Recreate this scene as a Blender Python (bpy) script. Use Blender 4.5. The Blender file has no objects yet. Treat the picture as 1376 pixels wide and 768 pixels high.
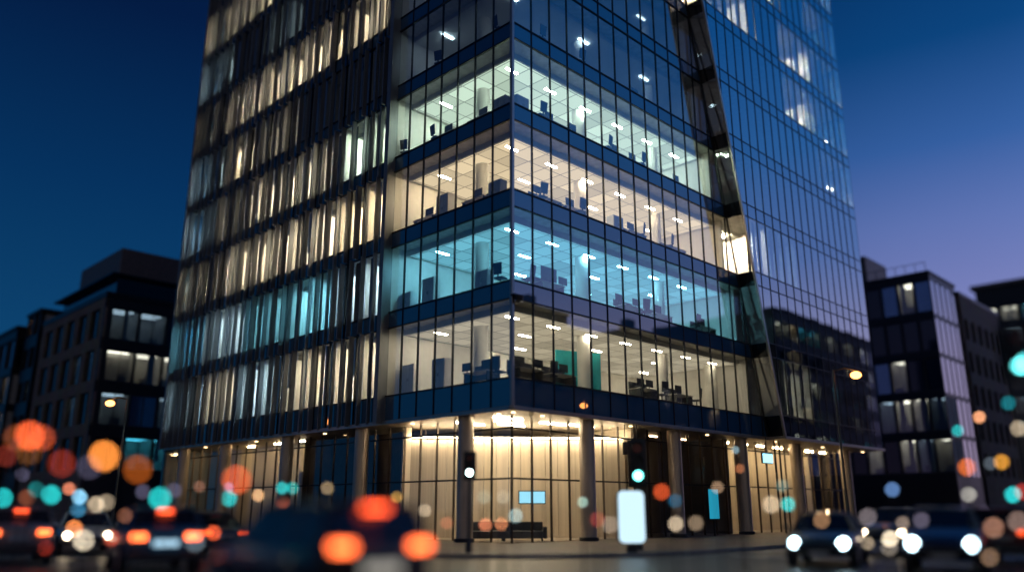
import bpy, bmesh, math, random
from mathutils import Vector, Matrix

R = math.radians
random.seed(11)
SC = bpy.context.scene
COL = SC.collection

# ------------------------------------------------------------------ materials
def new_mat(name):
    m = bpy.data.materials.new(name); m.use_nodes = True
    nt = m.node_tree; nt.nodes.clear()
    out = nt.nodes.new('ShaderNodeOutputMaterial')
    return m, nt, out

def pm(name, col, rough=.5, metal=0., var=.2, scale=3., bump=0., spec=.5, stretch=None, coat=0., rvar=.15):
    """Principled surface with noise in its colour and roughness."""
    m, nt, out = new_mat(name)
    N, L = nt.nodes.new, nt.links.new
    b = N('ShaderNodeBsdfPrincipled')
    tc = N('ShaderNodeTexCoord'); mp = N('ShaderNodeMapping')
    L(tc.outputs['Object'], mp.inputs['Vector'])
    if stretch: mp.inputs['Scale'].default_value = stretch
    no = N('ShaderNodeTexNoise'); no.inputs['Scale'].default_value = scale; no.inputs['Detail'].default_value = 6
    L(mp.outputs['Vector'], no.inputs['Vector'])
    cr = N('ShaderNodeValToRGB')
    cr.color_ramp.elements[0].position = .3; cr.color_ramp.elements[1].position = .7
    cr.color_ramp.elements[0].color = (*[c * (1 - var) for c in col], 1)
    cr.color_ramp.elements[1].color = (*[min(1, c * (1 + var)) for c in col], 1)
    L(no.outputs['Fac'], cr.inputs['Fac']); L(cr.outputs['Color'], b.inputs['Base Color'])
    mr = N('ShaderNodeMapRange'); mr.inputs['To Min'].default_value = max(.02, rough - rvar * rough); mr.inputs['To Max'].default_value = min(1, rough + rvar)
    L(no.outputs['Fac'], mr.inputs['Value']); L(mr.outputs['Result'], b.inputs['Roughness'])
    b.inputs['Metallic'].default_value = metal
    b.inputs['Specular IOR Level'].default_value = spec
    b.inputs['Coat Weight'].default_value = coat
    if bump:
        bp = N('ShaderNodeBump'); bp.inputs['Strength'].default_value = bump; bp.inputs['Distance'].default_value = .02
        L(no.outputs['Fac'], bp.inputs['Height']); L(bp.outputs['Normal'], b.inputs['Normal'])
    L(b.outputs['BSDF'], out.inputs['Surface'])
    return m

def brick_mat(name, c1, c2, mortar, bw, bh, rough=.8, msize=.012, axis='X', bump=.3):
    m, nt, out = new_mat(name)
    N, L = nt.nodes.new, nt.links.new
    b = N('ShaderNodeBsdfPrincipled'); b.inputs['Roughness'].default_value = rough
    tc = N('ShaderNodeTexCoord'); sx = N('ShaderNodeSeparateXYZ'); cx = N('ShaderNodeCombineXYZ')
    L(tc.outputs['Object'], sx.inputs[0])
    if axis == 'W':
        ad = N('ShaderNodeMath'); ad.operation = 'ADD'
        L(sx.outputs['X'], ad.inputs[0]); L(sx.outputs['Y'], ad.inputs[1]); L(ad.outputs[0], cx.inputs['X']); L(sx.outputs['Z'], cx.inputs['Y'])
    else:
        L(sx.outputs['X'], cx.inputs['X']); L(sx.outputs['Y'], cx.inputs['Y'])
    br = N('ShaderNodeTexBrick')
    br.inputs['Color1'].default_value = (*c1, 1); br.inputs['Color2'].default_value = (*c2, 1); br.inputs['Mortar'].default_value = (*mortar, 1)
    br.inputs['Scale'].default_value = 1; br.inputs['Mortar Size'].default_value = msize
    br.inputs['Brick Width'].default_value = bw; br.inputs['Row Height'].default_value = bh
    L(cx.outputs[0], br.inputs['Vector'])
    no = N('ShaderNodeTexNoise'); no.inputs['Scale'].default_value = .9; no.inputs['Detail'].default_value = 7
    L(tc.outputs['Object'], no.inputs['Vector'])
    mx = N('ShaderNodeMix'); mx.data_type = 'RGBA'; mx.blend_type = 'MULTIPLY'; mx.inputs['Factor'].default_value = .6
    L(br.outputs['Color'], mx.inputs['A']); L(no.outputs['Color'], mx.inputs['B'])
    gm = N('ShaderNodeBrightContrast'); gm.inputs['Bright'].default_value = .0
    L(mx.outputs['Result'], b.inputs['Base Color'])
    bp = N('ShaderNodeBump'); bp.inputs['Strength'].default_value = bump; bp.inputs['Distance'].default_value = .01
    L(br.outputs['Fac'], bp.inputs['Height']); bp.invert = True
    L(bp.outputs['Normal'], b.inputs['Normal'])
    L(b.outputs['BSDF'], out.inputs['Surface'])
    return m

def glass_mat(name, tint=(.8, .88, .9), add=.06, mul=1.4, ior=1.5, rough=.0, rcol=(1, 1, 1), wave=.0, back=None):
    """Single sheet of coated glazing: clear transmission plus a mirror reflection that grows at grazing angles."""
    m, nt, out = new_mat(name)
    N, L = nt.nodes.new, nt.links.new
    tr = N('ShaderNodeBsdfTransparent'); tr.inputs['Color'].default_value = (*tint, 1)
    if back: tr = N('ShaderNodeBsdfDiffuse'); tr.inputs['Color'].default_value = (*back, 1)
    gl = N('ShaderNodeBsdfGlossy'); gl.inputs['Roughness'].default_value = rough; gl.inputs['Color'].default_value = (*rcol, 1)
    ge = N('ShaderNodeNewGeometry'); dt = N('ShaderNodeVectorMath'); dt.operation = 'DOT_PRODUCT'
    L(ge.outputs['Normal'], dt.inputs[0]); L(ge.outputs['Incoming'], dt.inputs[1])
    def mth(op, a, b=None, c=None):
        q = N('ShaderNodeMath'); q.operation = op
        for k, v in enumerate((a, b, c)):
            if v is None: continue
            if isinstance(v, (int, float)): q.inputs[k].default_value = v
            else: L(v, q.inputs[k])
        return q.outputs[0]
    f0 = ((ior - 1) / (ior + 1)) ** 2 * 2
    sch = mth('MULTIPLY_ADD', mth('POWER', mth('SUBTRACT', 1.0, mth('ABSOLUTE', dt.outputs['Value'])), 5.0), 1 - f0, f0)
    ma = N('ShaderNodeMath'); ma.operation = 'MULTIPLY_ADD'; ma.use_clamp = True
    ma.inputs[1].default_value = mul; ma.inputs[2].default_value = add
    L(sch, ma.inputs[0])
    mx = N('ShaderNodeMixShader')
    L(ma.outputs[0], mx.inputs[0]); L(tr.outputs[0], mx.inputs[1]); L(gl.outputs[0], mx.inputs[2])
    if wave:
        tc = N('ShaderNodeTexCoord'); no = N('ShaderNodeTexNoise'); no.inputs['Scale'].default_value = .6; no.inputs['Detail'].default_value = 1
        bp = N('ShaderNodeBump'); bp.inputs['Strength'].default_value = wave; bp.inputs['Distance'].default_value = .02
        L(tc.outputs['Object'], no.inputs['Vector']); L(no.outputs['Fac'], bp.inputs['Height']); L(bp.outputs['Normal'], gl.inputs['Normal'])
    L(mx.outputs[0], out.inputs['Surface'])
    return m

def em(name, col, strength):
    m, nt, out = new_mat(name)
    N, L = nt.nodes.new, nt.links.new
    e = N('ShaderNodeEmission'); e.inputs['Color'].default_value = (*col, 1); e.inputs['Strength'].default_value = strength
    L(e.outputs[0], out.inputs['Surface'])
    return m

def tile_em(name, col, strength):
    """Added fill light in a ceiling tile pattern: each tile a little brighter or dimmer, with darker joints."""
    m, nt, out = new_mat(name)
    N, L = nt.nodes.new, nt.links.new
    tc = N('ShaderNodeTexCoord'); br = N('ShaderNodeTexBrick'); br.offset = 0
    br.inputs['Scale'].default_value = 1; br.inputs['Brick Width'].default_value = 1.2; br.inputs['Row Height'].default_value = 1.2; br.inputs['Mortar Size'].default_value = .03
    br.inputs['Color1'].default_value = (*col, 1); br.inputs['Color2'].default_value = (*[c * .62 for c in col], 1); br.inputs['Mortar'].default_value = (*[c * .3 for c in col], 1)
    L(tc.outputs['Object'], br.inputs['Vector'])
    e = N('ShaderNodeEmission'); e.inputs['Strength'].default_value = strength
    L(br.outputs['Color'], e.inputs['Color']); L(e.outputs[0], out.inputs['Surface'])
    return m

# ------------------------------------------------------------------ mesh builder
class MB:
    def __init__(s): s.v = []; s.f = []
    def add(s, vs, fs):
        o = len(s.v); s.v += [tuple(p) for p in vs]; s.f += [tuple(i + o for i in f) for f in fs]; return s
    def hexa(s, p):   # 8 points: bottom loop 0-3, top loop 4-7
        return s.add(p, [(0, 3, 2, 1), (4, 5, 6, 7), (0, 1, 5, 4), (1, 2, 6, 5), (2, 3, 7, 6), (3, 0, 4, 7)])
    def box(s, x0, x1, y0, y1, z0, z1):
        return s.hexa([(x0, y0, z0), (x1, y0, z0), (x1, y1, z0), (x0, y1, z0), (x0, y0, z1), (x1, y0, z1), (x1, y1, z1), (x0, y1, z1)])
    def fbox(s, F, t0, t1, d0, d1, z0, z1):
        return s.hexa([F(t0, d0, z0), F(t1, d0, z0), F(t1, d1, z0), F(t0, d1, z0), F(t0, d0, z1), F(t1, d0, z1), F(t1, d1, z1), F(t0, d1, z1)])
    def prism(s, loop, vec):
        n = len(loop); a = [Vector(p) for p in loop]; b = [p + Vector(vec) for p in a]
        return s.add(a + b, [tuple(range(n))[::-1], tuple(range(n, 2 * n))] + [(i, (i + 1) % n, n + (i + 1) % n, n + i) for i in range(n)])
    def fprism(s, F, poly, d0, d1):
        n = len(poly)
        return s.add([F(t, d0, z) for t, z in poly] + [F(t, d1, z) for t, z in poly],
                     [tuple(range(n))[::-1], tuple(range(n, 2 * n))] + [(i, (i + 1) % n, n + (i + 1) % n, n + i) for i in range(n)])
    def face(s, pts): return s.add(pts, [tuple(range(len(pts)))])
    def tube(s, p0, p1, r0, r1=None, n=14):
        r1 = r0 if r1 is None else r1
        p0, p1 = Vector(p0), Vector(p1); d = (p1 - p0).normalized()
        a = d.orthogonal().normalized(); b = d.cross(a)
        ring = lambda p, r: [p + (a * math.cos(2 * math.pi * i / n) + b * math.sin(2 * math.pi * i / n)) * r for i in range(n)]
        return s.add(ring(p0, r0) + ring(p1, r1), [tuple(range(n))[::-1], tuple(range(n, 2 * n))] + [(i, (i + 1) % n, n + (i + 1) % n, n + i) for i in range(n)])
    def rings(s, loops, cap=True):
        n = len(loops[0]); vs = [p for l in loops for p in l]; fs = []
        for k in range(len(loops) - 1):
            fs += [(k * n + i, k * n + (i + 1) % n, (k + 1) * n + (i + 1) % n, (k + 1) * n + i) for i in range(n)]
        if cap: fs += [tuple(range(n))[::-1], tuple(range((len(loops) - 1) * n, len(loops) * n))]
        return s.add(vs, fs)
    def lathe(s, prof, c=(0, 0, 0), n=20):
        return s.rings([[(c[0] + r * math.cos(2 * math.pi * i / n), c[1] + r * math.sin(2 * math.pi * i / n), c[2] + z) for i in range(n)] for r, z in prof])
    def ball(s, c, r, n=16, k=10, sz=1.):
        return s.lathe([(max(1e-3, r * math.sin(math.pi * i / k)), -r * sz * math.cos(math.pi * i / k)) for i in range(k + 1)], c, n)
    def build(s, name, mat, parent=None, smooth=False, bevel=0., sub=0):
        me = bpy.data.meshes.new(name)
        me.from_pydata([tuple(p) for p in s.v], [], s.f)
        bm = bmesh.new(); bm.from_mesh(me); bmesh.ops.recalc_face_normals(bm, faces=bm.faces); bm.to_mesh(me); bm.free()
        me.materials.append(mat)
        o = bpy.data.objects.new(name, me); COL.objects.link(o)
        if parent is not None: o.parent = parent
        if bevel:
            b = o.modifiers.new('bevel', 'BEVEL'); b.width = bevel; b.segments = 2; b.limit_method = 'ANGLE'; b.angle_limit = R(40)
        if sub:
            b = o.modifiers.new('sub', 'SUBSURF'); b.levels = sub; b.render_levels = sub
        if smooth:
            me.polygons.foreach_set('use_smooth', [True] * len(me.polygons))
            if not sub: me.set_sharp_from_angle(angle=R(38))
        return o

def tag(o, label=None, cat=None, group=None, kind=None):
    if label: o['label'] = label
    if cat: o['category'] = cat
    if group: o['group'] = group
    if kind: o['kind'] = kind
    return o

def thing(name, label, cat, loc=(0, 0, 0), rz=0., group=None, kind=None):
    o = bpy.data.objects.new(name, None); COL.objects.link(o)
    o.location = loc; o.rotation_euler = (0, 0, rz); o.empty_display_size = .3
    return tag(o, label, cat, group, kind)

def copy_tree(o, parent=None):
    c = o.copy(); COL.objects.link(c)
    if parent is not None: c.parent = parent
    for ch in list(o.children): copy_tree(ch, c)
    return c

def clip(poly, f):
    """Keep the side of a (t, z) polygon where f(p) >= 0."""
    out = []
    for i, p in enumerate(poly):
        q = poly[(i + 1) % len(poly)]; a, b = f(p), f(q)
        if a >= 0: out.append(p)
        if a * b < 0:
            k = a / (a - b); out.append((p[0] + (q[0] - p[0]) * k, p[1] + (q[1] - p[1]) * k))
    return out

# ------------------------------------------------------------------ camera, sky, sun
CAMZ, PITCH, FPX = 1.5, R(15.34), 1090.
cam = bpy.data.cameras.new('camera'); co = bpy.data.objects.new('camera', cam); COL.objects.link(co)
co.location = (0, 0, CAMZ); co.rotation_euler = (R(90) + PITCH, 0, 0)
cam.sensor_width = 36; cam.lens = FPX / 1376 * 36
cam.clip_start = .05; cam.clip_end = 2000
cam.dof.use_dof = True; cam.dof.focus_distance = 42
cam.dof.aperture_fstop = cam.lens / 1000 / .46
SC.camera = co

def at(x, y, Y):
    """World point at distance Y down the street that a survey of the photograph's pixel (x, y) gives."""
    fw = FPX * math.cos(PITCH) + (y - 384) * math.sin(PITCH)
    up = FPX * math.sin(PITCH) - (y - 384) * math.cos(PITCH)
    return Vector(((x - 688) / fw * Y, Y, CAMZ + up / fw * Y))

W = bpy.data.worlds.new('World'); SC.world = W; W.use_nodes = True
nt = W.node_tree; nt.nodes.clear(); N = nt.nodes.new; L = nt.links.new
wo = N('ShaderNodeOutputWorld')
tc = N('ShaderNodeTexCoord'); sx = N('ShaderNodeSeparateXYZ'); L(tc.outputs['Generated'], sx.inputs[0])
def ramp(stops):
    r = N('ShaderNodeValToRGB'); e = r.color_ramp.elements
    e[0].position, e[0].color = stops[0][0], (*stops[0][1], 1)
    e[1].position, e[1].color = stops[-1][0], (*stops[-1][1], 1)
    for p, c in stops[1:-1]:
        k = e.new(p); k.color = (*c, 1)
    return r
SKYW = [(.0, (.006, .060, .150)), (.17, (.003, .054, .155)), (.35, (.001, .030, .110)), (.52, (.0007, .011, .055)), (1., (.0005, .005, .028))]
SKYE = [(.0, (.34, .25, .50)), (.2, (.205, .225, .50)), (.30, (.115, .175, .45)), (.38, (.035, .115, .36)), (.48, (.003, .058, .21)), (.6, (.0008, .032, .135)), (1., (.0008, .012, .06))]
SKYF = [(.0, (.56, .42, .58)), (.17, (.44, .41, .70)), (.28, (.15, .26, .64)), (.40, (.04, .19, .55)), (.52, (.009, .125, .42)), (.65, (.003, .085, .30)), (1., (.003, .03, .13))]
rw, re_, rf_ = ramp(SKYW), ramp(SKYE), ramp(SKYF)
L(sx.outputs['Z'], rf_.inputs[0])
L(sx.outputs['Z'], rw.inputs[0]); L(sx.outputs['Z'], re_.inputs[0])
mr = N('ShaderNodeMapRange'); mr.interpolation_type = 'SMOOTHSTEP'
mr.inputs['From Min'].default_value = -.15; mr.inputs['From Max'].default_value = .55
L(sx.outputs['X'], mr.inputs['Value'])
mx = N('ShaderNodeMix'); mx.data_type = 'RGBA'
L(mr.outputs[0], mx.inputs['Factor']); L(rw.outputs[0], mx.inputs['A']); L(re_.outputs[0], mx.inputs['B'])
bg1 = N('ShaderNodeBackground'); bg1.inputs['Strength'].default_value = 1.; 
mr2 = N('ShaderNodeMapRange'); mr2.interpolation_type = 'SMOOTHSTEP'; mr2.inputs['From Min'].default_value = .48; mr2.inputs['From Max'].default_value = .85
L(sx.outputs['X'], mr2.inputs['Value'])
mx2 = N('ShaderNodeMix'); mx2.data_type = 'RGBA'
L(mr2.outputs[0], mx2.inputs['Factor']); L(mx.outputs['Result'], mx2.inputs['A']); L(rf_.outputs[0], mx2.inputs['B'])
# warm glow added to the unseen sky behind the camera, to light the fins
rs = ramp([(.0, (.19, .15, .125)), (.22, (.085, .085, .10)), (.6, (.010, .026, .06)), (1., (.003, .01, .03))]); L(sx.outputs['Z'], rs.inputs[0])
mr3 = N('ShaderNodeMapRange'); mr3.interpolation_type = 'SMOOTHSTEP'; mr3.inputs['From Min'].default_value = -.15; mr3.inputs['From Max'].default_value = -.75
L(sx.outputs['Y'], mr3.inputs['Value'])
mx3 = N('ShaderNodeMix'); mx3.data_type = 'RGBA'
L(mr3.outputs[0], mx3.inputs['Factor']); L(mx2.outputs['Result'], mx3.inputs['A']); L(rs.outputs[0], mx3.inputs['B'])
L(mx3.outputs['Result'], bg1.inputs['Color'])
sky = N('ShaderNodeTexSky'); sky.sky_type = 'NISHITA'; sky.sun_disc = False
sky.sun_elevation = R(-3); sky.sun_rotation = R(80)
bg2 = N('ShaderNodeBackground'); bg2.inputs['Strength'].default_value = .015; L(sky.outputs[0], bg2.inputs['Color'])
ad = N('ShaderNodeAddShader'); L(bg1.outputs[0], ad.inputs[0]); L(bg2.outputs[0], ad.inputs[1])
L(ad.outputs[0], wo.inputs['Surface'])
sl = bpy.data.lights.new('sun', 'SUN'); sl.energy = .02; sl.angle = R(12); sl.color = (.75, .7, 1.)
so = bpy.data.objects.new('sun', sl); COL.objects.link(so); so.rotation_euler = (R(82), 0, R(80))

SC.view_settings.view_transform = 'Standard'; SC.view_settings.look = 'None'
SC.view_settings.exposure = 0; SC.view_settings.gamma = 1
cy = SC.cycles
cy.use_denoising = True; cy.max_bounces = 9; cy.diffuse_bounces = 5; cy.glossy_bounces = 4; cy.transparent_max_bounces = 16; cy.transmission_bounces = 4
cy.sample_clamp_indirect = 4; cy.caustics_reflective = False; cy.caustics_refractive = False
cy.use_light_tree = True
# ------------------------------------------------------------------ materials of the tower
M = {}
M['glass'] = glass_mat('facade_glass', (.82, .90, .92), add=.15, mul=1.3, ior=1.5, wave=.02)
M['glass_side'] = glass_mat('block_glass', (.36, .48, .58), add=.36, mul=1.15, ior=1.55, rcol=(.90, .96, 1), wave=.05)
M['spandrel'] = glass_mat('spandrel_glass', add=.10, mul=1.3, ior=1.5, wave=.02, back=(.03, .13, .26))
M['spandrel_dark'] = pm('dark_spandrel', (.008, .010, .013), rough=.1, var=.2, spec=.6, rvar=.03)
M['mullion'] = pm('mullion_metal', (.022, .025, .03), rough=.35, metal=.6)
M['steel'] = pm('brushed_steel', (.42, .40, .38), rough=.34, metal=.85, var=.12, stretch=(1, 1, .1), scale=9)
M['fin'] = pm('fin_aluminium', (.25, .262, .28), rough=.40, metal=.3, var=.22, scale=1.3, stretch=(1, 1, .25))
M['trim'] = pm('edge_trim_metal', (.50, .45, .40), rough=.3, metal=.8, var=.12)
M['soffit'] = pm('soffit_panel', (.46, .40, .33), rough=.35, metal=.35, var=.12, scale=.8)
M['white_wall'] = pm('painted_wall', (.84, .82, .79), rough=.85, var=.04)
M['dark_wall'] = pm('dark_room_wall', (.10, .10, .11), rough=.8, var=.1)
M['ceiling'] = pm('ceiling_tile', (.86, .86, .84), rough=.9, var=.03)
M['slab'] = pm('floor_carpet', (.64, .62, .58), rough=.9, var=.2)
M['white_col'] = pm('plastered_column', (.76, .75, .72), rough=.7, var=.04)
M['blind'] = pm('blind_fabric', (.62, .60, .56), rough=.9, var=.15, stretch=(6, 6, .3))
M['bronze'] = pm('column_bronze', (.60, .52, .44), rough=.3, metal=.45, var=.2, scale=2, stretch=(1, 1, .3))
M['bronze_frame'] = pm('bronze_frame', (.10, .08, .065), rough=.4, metal=.6)
M['wood'] = pm('lobby_limestone', (.66, .57, .45), rough=.5, var=.14, scale=2.2, stretch=(3, 3, .06), bump=.1)
M['lobby_floor'] = pm('lobby_stone', (.34, .29, .24), rough=.25, var=.12)
M['brown_wall'] = pm('lobby_dark_wall', (.07, .05, .04), rough=.5, var=.3)
M['black'] = pm('black_plastic', (.022, .023, .026), rough=.4, var=.2)
M['dgrey'] = pm('dark_grey_metal', (.05, .052, .056), rough=.45, metal=.4)
M['teal_panel'] = pm('teal_felt', (.03, .50, .58), rough=.8, var=.12)
M['desk'] = pm('desk_laminate', (.50, .47, .43), rough=.5, var=.06)
M['fabric'] = pm('chair_fabric', (.10, .11, .13), rough=.9, var=.2)
M['cabinet'] = pm('cabinet_grey', (.78, .80, .80), rough=.6, var=.08)

FH = [6.78 + 4.2 * i for i in range(13)]
LW, RW, PR = 34.0, 36.0, 1.1
CS = 8.82                                            # the corner glazing on the left ends here, the fins begin
te = lambda z: 21.46 - .225 * (z - 5.7)             # leaning edge of the projecting block
zt = lambda t: 5.7 + (21.46 - t) / .225
FR = lambda t, d, z: (t, -d, z)
FL = lambda t, d, z: (-d, t, z)
C0 = Vector((0, 33.5, 0)); RZ = R(45.2)
TM = Matrix.Translation(C0) @ Matrix.Rotation(RZ, 4, 'Z')
tower = thing('office_tower', 'tall glass office tower with lit corner floors and a finned facade', 'office tower', C0, RZ)
CAMP = Vector((0, 0, CAMZ))

def emit_many(name, items, mat, rest_name, cap=100):
    """items: (MB, centre). The ones nearest to the street corner become parts, the rest one part of kind stuff."""
    items = sorted(items, key=lambda it: (TM @ Vector(it[1]) - CAMP).length)
    for mb, c in items[:cap]: mb.build(name, mat if not callable(mat) else mat(c), tower)
    if items[cap:]:
        r = MB()
        for mb, c in items[cap:]: r.add(mb.v, mb.f)
        tag(r.build(rest_name, mat if not callable(mat) else mat((9, 9, 9)), tower), kind='stuff')

JIT = .003
def sheet(F, poly, d):
    """One pane; its corners sit a few millimetres in or out, as real panes do."""
    a, b, c = random.uniform(-JIT, JIT), random.uniform(-JIT, JIT), d + random.uniform(-.002, .002)
    t0 = min(p[0] for p in poly); t1 = max(p[0] for p in poly); z0 = min(p[1] for p in poly); z1 = max(p[1] for p in poly)
    return MB().face([F(t, c + a * (t - t0) / max(.1, t1 - t0) + b * (z - z0) / max(.1, z1 - z0), z) for t, z in poly])
cen = lambda F, poly, d: F(sum(p[0] for p in poly) / len(poly), d, sum(p[1] for p in poly) / len(poly))
rect = lambda a, b, c, d: [(a, c), (b, c), (b, d), (a, d)]

pl = CS / 7; pf = (LW - CS) / 20; pr = 1.31; pb = 1.05
Lt = [pl * i for i in range(8)] + [CS + pf * i for i in range(1, 21)]
Rt = [pr * i for i in range(18)] + [pr * 17 + .6]
Bt = [RW - pb * i for i in range(38)]                # from the right end towards the leaning edge
wins, winb, spl, spr_, spb = [], [], [], [], []
for i in range(12):
    zs0 = FH[i] - .82 if i else 5.6
    z0, z1 = FH[i], FH[i] + 3.38
    for a, b in zip(Lt, Lt[1:]):
        p = rect(a, b, z0, z1); wins.append((sheet(FL, p, 0), cen(FL, p, 0)))
        q = rect(a, b, zs0, z0); spl.append((MB().fprism(FL, q, -.10, random.uniform(-.003, .003)), cen(FL, q, 0)))
    for a, b in zip(Rt, Rt[1:]):
        p = clip(rect(a, b, z0, z1), lambda s: te(s[1]) - s[0])
        if len(p) > 2: wins.append((sheet(FR, p, 0), cen(FR, p, 0)))
        q = clip(rect(a, b, zs0, z0), lambda s: te(s[1]) - s[0])
        if len(q) > 2: spl.append((MB().fprism(FR, q, -.10, random.uniform(-.003, .003)), cen(FR, q, 0)))
    for b, a in zip(Bt, Bt[1:]):
        p = clip(rect(a, b, z0, z1), lambda s: s[0] - te(s[1]))
        if len(p) > 2: winb.append((sheet(FR, p, PR), cen(FR, p, PR)))
        q = clip(rect(a, b, zs0, z0), lambda s: s[0] - te(s[1]))
        if len(q) > 2: spb.append((sheet(FR, q, PR), cen(FR, q, PR)))
seen_first = lambda its: [it for it in its]
emit_many('window', wins, M['glass'], 'upper_glazing')
emit_many('block_window', winb, M['glass_side'], 'block_glazing')
emit_many('spandrel_panel', spl, M['spandrel'], 'upper_spandrels')
M['spandrel_block'] = glass_mat('block_spandrel_glass', add=.34, mul=1.1, ior=1.55, rcol=(.88, .95, 1), wave=.03, back=(.008, .018, .035))
emit_many('block_spandrel', spb, M['spandrel_block'], 'block_spandrel_glazing')

ZT = FH[12] - .82
def mull(F, t, z0, z1, d0=0., w=.05, p=.04, mat='mullion', name='mullion'):
    return MB().fbox(F, t - w / 2, t + w / 2, d0 - .06, d0 + p, z0, z1).build(name, M[mat], tower)
for t in Lt[1:7]: mull(FL, t, 5.6, ZT)
mull(FL, CS + .02, 5.45, ZT, w=.30, p=.5, mat='fin', name='pilaster')
for t in Lt[8:]: mull(FL, t, 5.6, ZT, p=.06)
MB().box(-.13, .03, -.13, .03, 5.6, ZT).build('corner_post', M['steel'], tower, bevel=.02)
for t in Rt[1:]: mull(FR, t, 5.6, min(ZT, zt(t) - .05))
for t in Bt[1:]:
    lo = max(5.6, zt(t) + .05)
    if lo < ZT: mull(FR, t, lo, ZT, PR, w=.045, p=.03)
for i in range(12):
    for z in ([FH[i], FH[i] + 3.38]):
        MB().fbox(FL, .03, LW, -.05, .05, z - .03, z + .03).build('transom', M['mullion'], tower)
        MB().fbox(FR, .03, te(z), -.05, .05, z - .03, z + .03).build('transom', M['mullion'], tower)
        MB().fbox(FR, te(z) + .02, RW, PR - .05, PR + .025, z - .028, z + .028).build('transom', M['mullion'], tower)

# the leaning return of the block: dark frame, bright trim, glazing between floors
def lean(d0, d1, w0, w1, z0, z1):
    return MB().hexa([FR(te(z0) + w0, d0, z0), FR(te(z0) + w1, d0, z0), FR(te(z0) + w1, d1, z0), FR(te(z0) + w0, d1, z0),
                      FR(te(z1) + w0, d0, z1), FR(te(z1) + w1, d0, z1), FR(te(z1) + w1, d1, z1), FR(te(z1) + w0, d1, z1)])
lean(.0, .09, -.09, .0, 5.6, ZT).build('return_post', M['black'], tower)
lean(PR - .02, PR + .10, -.10, .06, 5.6, ZT).build('leaning_trim', M['trim'], tower)
for i in range(12):
    zs0 = FH[i] - .82 if i else 5.6
    MB().face([FR(te(FH[i]), .09, FH[i]), FR(te(FH[i]), PR - .03, FH[i]), FR(te(FH[i] + 3.38), PR - .03, FH[i] + 3.38), FR(te(FH[i] + 3.38), .09, FH[i] + 3.38)]).build('return_window', M['glass'], tower)
    lean(.09, PR - .03, 0, .08, zs0, FH[i]).build('return_spandrel', M['spandrel_dark'], tower)

# fins
fins = []
for i in range(12):
    zs0 = FH[i] - .80 if i else 5.5
    t = CS + .55 + random.uniform(0, .5)
    while t < LW - .05:
        w = random.choice([.05, .06, .08, .12]); p = random.choice([.26, .30, .34, .38])
        fins.append((MB().fbox(FL, t, t + w, .06, p, zs0, FH[i] + 3.37), FL(t, 0, FH[i] + 1)))
        t += random.choice([.70, .84, .84, 1.05])
emit_many('fin', fins, M['fin'], 'upper_fins')
MB().fbox(FL, LW - .1, LW + .1, -.1, .45, 5.5, ZT).build('edge_fin', M['fin'], tower)
MB().box(RW, RW + .12, -PR, LW, 5.6, ZT).build('side_wall', M['spandrel'], tower)
MB().box(0, RW, LW + .12, LW + .24, 0, ZT).build('rear_wall', M['spandrel'], tower)
MB().box(-.1, RW + .1, -.1, LW + .2, ZT, ZT + .9).build('roof', M['spandrel_dark'], tower)

# floors, ceilings, inner walls
for i in range(13):
    s = MB().box(.2, RW - .2, .2, LW - .2, FH[i] - .75, FH[i] - .05)
    e = te(FH[i] - .4) + .15
    s.box(e, RW - .2, -.93, .2, FH[i] - .75, FH[i] - .05)
    s.build('floor_slab', M['slab'], tower)
    if i: MB().box(1., RW - 1, 1., LW - 1, FH[i] - 1.02, FH[i] - .752).build('ceiling', M['ceiling'], tower)

WARM, CREAM, PEACH, MINT, CYAN, COOL, DIM = (1, .76, .50), (1, .79, .53), (1, .72, .42), (.84, 1., .76), (.28, .82, 1.), (.68, .90, 1.), (1, .82, .60)
CORNER = {0: (CREAM, .62), 1: (CYAN, .75), 2: (PEACH, 1.15), 3: (MINT, 1.05), 4: (COOL, .085), 5: (COOL, .03)}
FINC = {0: [(CREAM, .75), (CREAM, .7), (COOL, .7), (CREAM, .6), (COOL, .55)],
        1: [(COOL, .7), (CYAN, .85), (CYAN, .5), (COOL, .75), (CYAN, .5)],
        2: [(PEACH, 1.2), (WARM, 1.2), (WARM, 1.1), (WARM, .95), (CREAM, .6)],
        3: [(MINT, 1.1), (CREAM, 1.), (CREAM, .65), (CREAM, .3), (COOL, .35)],
        4: [(DIM, .0), (COOL, .0), (CREAM, .12), (WARM, 1.0), (COOL, .35)],
        5: [(WARM, .6), (WARM, 1.1), (WARM, 1.1), (WARM, .8), (CREAM, .1)],
        6: [(WARM, .0), (WARM, .0), (COOL, .05), (WARM, .0), (COOL, .2)],
        7: [(WARM, .0), (WARM, .0), (COOL, .1), (CREAM, .6), (CREAM, .9)]}
BLKC = {0: [(WARM, .0), (WARM, .15), (DIM, 0), (DIM, 0)], 1: [(DIM, 0)] * 4, 2: [(WARM, .35), (COOL, .08), (DIM, 0), (DIM, 0)],
        5: [(DIM, 0), (DIM, 0), (CREAM, .75), (CREAM, .25)], 4: [(DIM, 0), (DIM, 0), (DIM, 0), (CREAM, .2)], 6: [(WARM, .9), (DIM, .0), (CREAM, .8), (CREAM, .4)],
        7: [(CREAM, .0), (CREAM, .5), (DIM, 0), (CREAM, .3)], 8: [(DIM, 0), (DIM, 0), (CREAM, .7), (CREAM, .7)]}
lamp_mats = {}
def lamp(col, k, corner=False):
    key = (col, round(k, 2), corner)
    if key not in lamp_mats: lamp_mats[key] = em('ceiling_lamp_light', col, (150 if corner else 440) * k)
    return lamp_mats[key]
lights = []
blinds = []; unlit_strips = []
def light(x, y, z, col, k, along_x=True):
    z -= .015 * along_x
    a, b = (.40, .06) if along_x else (.085, .42)
    lights.append((x, y, z, a, b, col, k, along_x and k < 2))
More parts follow.
